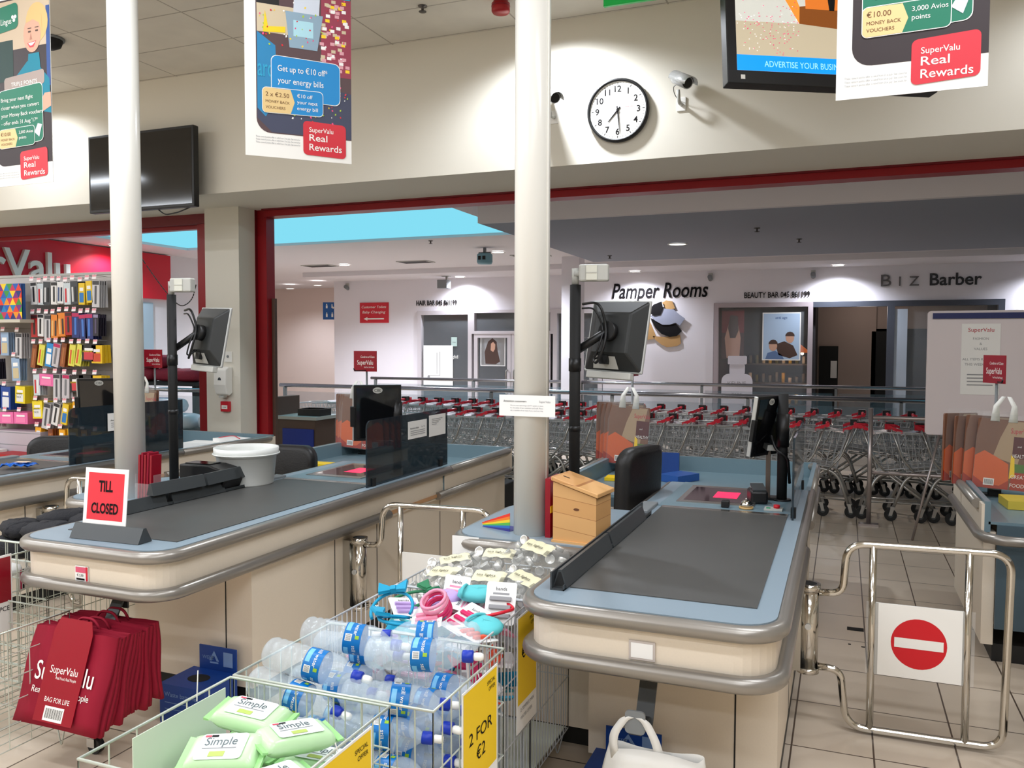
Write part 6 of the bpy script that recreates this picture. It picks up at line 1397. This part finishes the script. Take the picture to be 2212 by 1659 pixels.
# ================================================================ printed carrier bags at the packing ends
PUMP = mat('orange_squash_print', rgb(214, 96, 44), .3); PUMPD = mat('deep_orange_print', rgb(170, 50, 30), .3); BRN = mat('brown_photo_print', rgb(122, 84, 66), .3); BEI = mat('beige_photo_print', rgb(176, 150, 120), .3); PLUM = mat('plum_photo_print', rgb(84, 24, 32), .3); GRNP = mat('salad_green_print', rgb(80, 120, 50), .3)
def print_bag():
    t = thing('printed_carrier', 'x', 'carrier bag', (0, 0, 0), group='printed carrier bags')
    W, H = .30, .47
    def bulge(x, y): return .012 * math.sin(PI * (x / W)) * math.sin(PI * min(1, y / H))
    mb = MB(BRN).at(FACE).prism(rr_pts(0, W, 0, H * .93, .01), -.012, .0); 
    mb.at(T(0, -.0005, 0) @ FACE)
    mb.m(BEI).poly([(.10, .20, 0), (W - .06, .16, 0), (W - .02, .43, 0), (.17, .43, 0), (.13, .32, 0)])
    mb.m(PUMP).poly([(.0, .06, .0004), (.0, .20, .0004), (.05, .235, .0004), (.12, .20, .0004), (.19, .16, .0004), (.20, .04, .0004), (.14, .0, .0004), (.05, .01, .0004)])
    mb.m(PUMPD).poly([(.0, .0, .0006), (.0, .07, .0006), (.06, .03, .0006), (.15, .02, .0006), (.20, .06, .0006), (.20, 0, .0006)])
    mb.m(PLUM).rect(.205, W, .20, .335, .0007).m(PUMPD).rect(.21, W, .0, .11, .0007).m(GRNP).rect(.205, W, .115, .165, .0008).m(YELLOW).poly([(.2, .07, .0009), (.23, .09, .0009), (.22, .2, .0009), (.2, .22, .0009)])
    mb.m(mat('red_ink', rgb(190, 40, 60))).text('SuperValu', .046, .185, .355, .001, 'L', .002, width=.115)
    mb.m(WHITE).text('HEALTHY', .032, .208, .205, .0012, 'L', .003, width=.092).text('GREAT', .032, .208, .075, .0012, 'L', .003, width=.085).text('FOOD', .032, .208, .02, .0012, 'L', .003, width=.08)
    mb.text('and', .016, .23, .27, .0012, 'L')
    mb.m(PAPER).rect(.06, .12, .018, .062, .0014).m(INK)
    for q in range(10): mb.rect(.066 + q * .005, .0685 + q * .005, .024, .056, .0016)
    mb.build('printed_face', t)
    MB(CLEAR).raw([(-.005, -.012, -.005), (W + .005, -.012, -.005), (W + .01, -.02, H * .7), (W - .02, -.006, H), (.02, -.006, H), (-.008, -.02, H * .7)], [(0, 1, 2, 5), (5, 2, 3, 4)], True).build('clear_film', t)
    for x in (.09, .19):
        MB(mat('white_film_handle', rgb(236, 236, 230), .4, bump=(30, .4))).raw([(x - .026, -.004, H * .90), (x + .026, -.004, H * .90), (x + .016, .0, H + .05), (.14 + (x - .14) * .3 + .012, .0, H + .11), (.14 + (x - .14) * .3 - .012, .0, H + .11), (x - .016, .0, H + .05)], [(0, 1, 2, 5), (5, 2, 3, 4)], True).build('handle', t, solid=.003)
    return t
PB = print_bag(); pb_first = [True]
def bagset(x, y, z, wh, labs, n=4, fan=1, srz=0):
    for k in range(n):
        loc = (x - .15 - k * .035 * fan, y + k * .028, z + (k % 2) * .012); rz = 4 + k * 9 * fan
        if pb_first[0]: PB.location = loc; PB.rotation_euler = (0, math.radians(4), math.radians(rz)); PB['label'] = labs[k]; pb_first[0] = False
        else:
            c = dup(PB, loc, label=labs[k], rot=(0, math.radians(4 - k), math.radians(rz)))
            if k:
                for ch in list(c.children):
                    if ch.name.startswith('handle'): bpy.data.objects.remove(ch)
    s = thing('bag_stand', 'thin stand with a bag hook and small red sign ' + wh, 'stand', (x, y + .19, .79), group='bag stands')
    MB(GREY).tube([(0, 0, 0), (0, 0, .74)], .009, 8).build('upright', s); MB(BLACK).box(-.06, .06, -.05, .05, 0, .012).box(-.035, .035, -.06, .0, .01, .10).build('foot', s)
    MB(BLACK).tube(arc_path([(0, 0, .735), (0, -.19, .735), (.0, -.21, .755)], .02), .005, 6).build('hook', s)
    mb = MB(CARDRED).at(RZ(srz)).box(-.12, .11, -.018, -.012, .725, .905).at(RZ(srz) @ T(0, -.0185, 0) @ FACE)
    mb.m(WHITE).text("Centra's of Clane", .028, -.005, .84, 0, 'C', .0006, .15, width=.15) if False else mb.m(WHITE).text('Condron of Clane', .026, .09, .845, 0, 'R', .0004, .15, width=.14)
    mb.text('SuperValu', .058, -.005, .785, 0, 'C', .003, width=.16).text('Real Food, Real People', .018, .085, .757, 0, 'R', .0003, width=.10)
    mb.build('sign_plate', s)
bagset(-1.50, 6.10, .87, 'on the right packing tray', ['printed carrier bag with orange squash, front of the right packing tray bundle', 'second printed carrier bag in the right packing tray bundle', 'third printed carrier bag in the right packing tray bundle', 'rearmost printed carrier bag in the right packing tray bundle'], srz=88)
bagset(-3.89, 6.16, .87, 'on the middle packing tray', ['printed carrier bag with orange squash, partly behind the black display', 'second printed carrier bag in the bundle behind the black display', 'third printed carrier bag in the bundle behind the black display', 'rearmost printed carrier bag in the bundle behind the black display'])
bagset(.92, 5.95, .87, 'on the far right packing tray', ['printed carrier bag with orange squash, front of the far right bundle before the flipchart', 'second printed carrier bag in the bundle before the flipchart', 'third printed carrier bag in the bundle before the flipchart', 'rearmost printed carrier bag in the bundle before the flipchart'], 4, 1.5, -66)
bagset(-6.30, 6.16, .87, 'on the left packing tray', ['printed carrier bag between the white post and the till pole', 'printed carrier bag behind the one between white post and till pole'], 2)
t = thing('card_terminal', 'grey card terminal tilted on its holder beyond the till pole', 'card reader', (-5.35, 5.3, .90), -20)
MB(BLACK).cyl(.012, 0, .16, 10).build('holder', t); MB(DGREY).at(T(0, 0, .16) @ RY(-35)).box(-.04, .12, -.04, .04, 0, .03).m(LGREY).box(.03, .12, -.042, -.03, .0, .035).build('terminal_body', t, bevel=.005)

# ================================================================ stationery wall
SX0, SX1, SY = -8.45, -6.50, 6.10
sw = thing('stationery_shelf', 'white stationery gondola with rows of pegs behind the left checkout', 'shelf unit', (SX0, SY, 0))
MB(mat('grey_backboard', rgb(150, 144, 140), .5)).box(0, SX1 - SX0, 0, .05, .1, 2.36).m(mat('pale_header', rgb(206, 200, 198), .5)).box(0, SX1 - SX0, 0, .05, 2.36, 2.42).build('back_panel', sw)
MB(LGREY).box(0, SX1 - SX0, -.01, .06, 2.42, 2.445).build('top_cap', sw)
MB(GREY).box(1.15, 1.19, -.012, 0, .1, 2.42).build('slotted_upright', sw)
MB(LGREY).box(0, SX1 - SX0, -.45, .05, .45, .50).box(0, SX1 - SX0, -.45, -.43, .0, .45).build('base_shelf', sw)
MB(mat('cream_shelf', rgb(206, 200, 184), .5)).box(.02, 1.06, -.34, 0, 1.955, 1.985).build('upper_shelf', sw)
gb = thing('gift_bag', 'large gift bag patterned with rainbow triangles on the shelf top left', 'gift bag', (-7.99, 5.80, 1.987))
mb = MB(mat('gift_base', rgb(40, 90, 160), .4)).box(0, .58, .01, .04, 0, .345); mb.at(FACE)
cols = [colmat(*c_, .4) for c_ in ((230, 60, 40), (240, 150, 30), (250, 210, 40), (60, 150, 60), (30, 90, 180), (20, 50, 120), (120, 40, 130), (20, 130, 190), (200, 50, 90))]
gs = .083; hh = gs * .866
for r_ in range(5):
    for q in range(-1, 15):
        x = q * gs / 2 - (gs / 2 if r_ % 2 else 0); y0_, y1_ = r_ * .069, (r_ + 1) * .069
        up = (q % 2 == 0)
        p = [(x, y0_), (x + gs, y0_), (x + gs / 2, y1_)] if up else [(x, y1_), (x + gs / 2, y0_), (x + gs, y1_)]
        p = [(min(.58, max(0, a)), b_) for a, b_ in p]
        if abs((p[1][0] - p[0][0]) * (p[2][1] - p[0][1]) - (p[2][0] - p[0][0]) * (p[1][1] - p[0][1])) < 1e-5: continue
        mb.m(cols[(r_ * 3 + q * 5 + (q * r_) % 4) % 9]).poly([(a, b_, .0) for a, b_ in p])
mb.build('bag_front', gb)
# packs
def dr_pen(mb, w_, h_, c1, c2): mb.m(c2).rrect(w_ * .36, w_ * .64, h_ * .12, h_ * .80, .006, .0008).m(c1).rect(.004, w_ - .004, h_ * .84, h_ - .004, .0008)
def dr_win(mb, w_, h_, c1, c2): mb.m(c2).rrect(w_ * .15, w_ * .85, h_ * .10, h_ * .55, .006, .0008).m(PAPER).rect(w_ * .2, w_ * .8, h_ * .62, h_ * .78, .0008)
def dr_two(mb, w_, h_, c1, c2): mb.m(c1).rrect(w_ * .18, w_ * .42, h_ * .1, h_ * .75, .005, .0008).m(c2).rrect(w_ * .58, w_ * .82, h_ * .1, h_ * .75, .005, .0008)
PK = {}
SPEC = {  # name: (width, height, depth, base, c1, c2, draw, words, kind)
 'knife': (.075, .19, .012, (226, 224, 222), (40, 40, 44), (36, 36, 40), dr_pen, 'white card pack with a black craft knife'),
 'scissor': (.085, .19, .012, (60, 64, 70), (206, 206, 206), (20, 20, 22), dr_two, 'black and silver scissors pack'),
 'glue': (.075, .18, .014, (204, 214, 218), (206, 40, 50), (236, 236, 236), dr_two, 'clear pack with a white and red glue stick'),
 'marker': (.08, .18, .012, (226, 226, 226), (60, 80, 120), (30, 40, 60), dr_two, 'white pack with dark blue markers'),
 'yellowblue': (.07, .18, .012, (232, 196, 40), (30, 90, 160), (40, 120, 190), dr_win, 'yellow and blue correction tape pack'),
 'red': (.08, .19, .010, (176, 30, 34), (60, 30, 30), (40, 34, 34), dr_pen, 'red pack of black pens'),
 'orange': (.09, .20, .012, (226, 130, 40), (230, 180, 110), (60, 46, 40), dr_two, 'orange pack of ballpoint pens'),
 'navy': (.085, .21, .012, (36, 48, 110), (190, 40, 90), (70, 120, 200), dr_pen, 'navy and pink pack of gel pens'),
 'brown': (.055, .20, .012, (150, 80, 40), (120, 60, 30), (176, 110, 60), dr_pen, 'brown bundle of wooden pencils'),
 'cyan': (.08, .20, .014, (40, 140, 206), (230, 230, 230), (240, 244, 246), dr_win, 'bright blue pen pack with a white window'),
 'hilite': (.07, .18, .012, (226, 216, 90), (226, 90, 50), (190, 206, 40), dr_two, 'highlighter pack in yellow and orange'),
 'pinkgrey': (.085, .20, .012, (196, 190, 194), (190, 30, 90), (120, 120, 124), dr_pen, 'grey and pink mechanical pencil pack'),
 'crayon': (.12, .15, .030, (236, 190, 30), (40, 130, 70), (206, 70, 40), dr_win, 'yellow crayon box'),
 'colour': (.16, .14, .020, (26, 24, 28), (230, 200, 60), (206, 60, 70), dr_win, 'black box of coloured pencils'),
 'tack': (.12, .15, .06, (240, 216, 40), (30, 30, 30), (230, 230, 226), dr_win, 'yellow box of adhesive tack'),
 'bluebox': (.12, .20, .05, (26, 70, 150), (60, 160, 210), (226, 230, 236), dr_win, 'blue card box with a white diamond'),
 'notes': (.17, .10, .08, (236, 110, 170), (90, 60, 70), (246, 130, 180), dr_win, 'pink block of sticky notes'),
 'star': (.13, .13, .012, (226, 214, 204), (240, 90, 70), (240, 96, 70), dr_win, 'pack with a fluorescent orange star card'),
 'black': (.06, .18, .014, (40, 36, 48), (150, 140, 170), (90, 80, 110), dr_pen, 'dark violet pen pack'),
 'silver': (.08, .22, .012, (200, 198, 200), (60, 60, 64), (80, 80, 86), dr_pen, 'silver grey ruler set pack'),
 'pencilor': (.07, .13, .02, (240, 170, 30), (40, 120, 70), (206, 90, 30), dr_win, 'orange yellow crayon carton'),
 'magnify': (.10, .20, .012, (150, 176, 206), (30, 30, 36), (206, 190, 150), dr_win, 'pale blue pack with a magnifying glass'),
}
def pack(kind, loc, label, group, rx=0, ry=0):
    w_, h_, d_, base, c1, c2, fn, _ = SPEC[kind]; w_ *= 1.12; h_ *= 1.15
    if kind not in PK:
        mb = MB(colmat(*base, .3)).box(-w_ / 2, w_ / 2, 0, d_, -h_, 0).at(T(-w_ / 2, -.0006, -h_) @ FACE)
        fn(mb, w_, h_, colmat(*c1, .4), colmat(*c2, .4))
        if kind == 'tack': mb.m(INK).text('WHITE', .028, .012, .085, .0012, 'L', .002).text('TACK', .028, .012, .055, .0012, 'L', .002)
        if kind == 'colour': mb.m(YELLOW).text('coloured', .034, .012, .088, .0012, 'L', .002, .2)
        PK[kind] = mb.build('stationery_pack').data
        o = [x for x in COL.objects if x.data == PK[kind]][0]
    else:
        o = bpy.data.objects.new('stationery_pack', PK[kind]); COL.objects.link(o)
    o.location = loc; o.rotation_euler = (math.radians(rx), math.radians(ry), 0)
    tag(o, label, 'stationery', group); return o
ROWS = [(2.34, 'top', 'knife glue scissor knife marker glue scissor yellowblue yellowblue silver'), (2.04, 'second', 'red knife silver orange orange red navy navy navy black'), (1.745, 'third', 'brown hilite cyan pinkgrey brown hilite hilite colour crayon'), (1.45, 'fourth', 'glue notes silver pinkgrey colour colour crayon'), (1.175, 'fifth', 'tack silver knife yellowblue pencilor crayon crayon'), (.92, 'sixth', 'pencilor brown pencilor crayon pencilor crayon')]
ORD = 'first second third fourth fifth sixth seventh eighth ninth tenth eleventh'.split()
HK = MB(CHROME).tube([(0, 0, 0), (0, -.20, .004), (0, -.205, .012)], .0025, 5).m(mat('ticket_white', rgb(240, 232, 232), .5)).raw([(-.026, -.207, -.030), (.026, -.207, -.030), (.026, -.199, .012), (-.026, -.199, .012)], [(0, 1, 2, 3)], False).m(mat('ticket_pink', rgb(232, 150, 160), .5)).raw([(-.024, -.2035, -.008), (.024, -.2035, -.008), (.024, -.2005, .010), (-.024, -.2005, .010)], [(0, 1, 2, 3)], False)
hk0 = HK.build('peg_hook', sw)
def hook(x, z):
    global hk_used
    if not hk_used: hk0.location = (x - SX0, 0, z + .012); hk_used = True; return
    h = hk0.copy(); COL.objects.link(h); h.location = (x - SX0, 0, z + .012)
hk_used = False
def pegrow(z, name, kinds, xa, xb, side):
    n = len(kinds)
    for i, kd in enumerate(kinds):
        x = xa + (xb - xa) * (i + .5) / n + rn.uniform(-.008, .008)
        zz = z + rn.uniform(-.012, .012)
        hook(x, zz + .03)
        lb = '%s, %s peg row, %s from %s' % (SPEC[kd][7], name, ORD[i], side)
        dd = SPEC[kd][2]; cnt = 4 if dd < .025 else (3 if dd < .04 else 2)
        gap = max(dd + .004, .026)
        for q in range(cnt):
            y = SY - .185 + q * gap
            if y + dd > SY - .004: break
            pack(kd, (x, y, zz), lb, 'packs sharing one peg', ry=rn.uniform(-3, 3) + (10 if name in ('third', 'fifth') and SPEC[kd][0] < .09 else 0))
for z, nm, ks in ROWS: pegrow(z, nm, ks.split(), -7.44, -6.53, 'the left')
for z, nm, ks in ((1.86, 'upper left', 'red magnify silver'), (1.60, 'middle left', 'black magnify'), (1.32, 'lower left', 'bluebox bluebox tack'), (1.06, 'bottom left', 'star notes notes')):
    pegrow(z, nm, ks.split(), -8.10, -7.52, 'the edge')
for nm, lb, x0, x1, y0, y1, z0, z1, m_, in (('stationery_box', 'stack of pastel striped paper pads on the base shelf', -7.98, -7.74, 5.66, 5.86, .50, .70, None), ('stationery_box', 'open red carton on the base shelf beside the black chair', -7.70, -7.30, 5.66, 5.88, .50, .68, colmat(170, 26, 30, .5)), ('stationery_box', 'white tissue box with a blue oval at the picture edge', -8.20, -7.96, 5.68, 5.86, .70, .84, PAPER), ('stationery_box', 'grey ream of paper lying behind the pastel pads', -7.96, -7.3, 5.88, 6.08, .50, .88, mat('ream_grey', rgb(186, 176, 184), .6)), ('stationery_box', 'yellow printed box at the picture edge below the tissue box', -8.20, -8.0, 5.66, 5.86, .50, .69, YELLOW)):
    t = thing(nm, lb, 'box', (x0, y0, z0))
    mb = MB(m_ or PAPER).box(0, x1 - x0, 0, y1 - y0, 0, z1 - z0)
    if m_ is None:
        for k in range(8): mb.m([ROSE, mat('pastel_green', rgb(176, 214, 150), .6), mat('pastel_yellow', rgb(236, 226, 150), .6), PAPER][k % 4]).box(-.001, x1 - x0 + .001, -.001, .0, k * .025, k * .025 + .022)
    if 'oval' in lb: mb.m(mat('oval_blue', rgb(30, 50, 140), .5)).at(FACE).poly([(.17 + .04 * math.cos(a / 16 * 2 * PI), .09 + .025 * math.sin(a / 16 * 2 * PI), .001) for a in range(16)])
    if 'open' in lb: mb.m(mat('carton_inside', rgb(110, 70, 46), .7)).at(FACE).rect(.14, .36, .03, .14, .001)
    if 'ream' in lb:
        for k in range(3): mb.m(GREY).box(0, x1 - x0, -.001, 0, .12 * (k + 1), .12 * (k + 1) + .006)
    mb.build('carton', t)

t = thing('hanging_chain', 'thin dark chain hanging across the left opening beside the till pole', 'chain', (-6.68, 7.44, 1.9))
pth = [(-.9, 0, .87), (-.72, 0, .66), (-.52, 0, .44), (-.30, 0, .26), (-.14, 0, .34), (-.075, 0, .54)]
cm = MB(mat('dark_chain', rgb(70, 66, 62), .4, metal=.7))
pts_ = arc_path(pth, .12, 5)
for a, b in zip(pts_, pts_[1:]): cm.tube([a, a.lerp(b, .8)], .006, 5)
o = cm.build('links', t); o['kind'] = 'stuff'
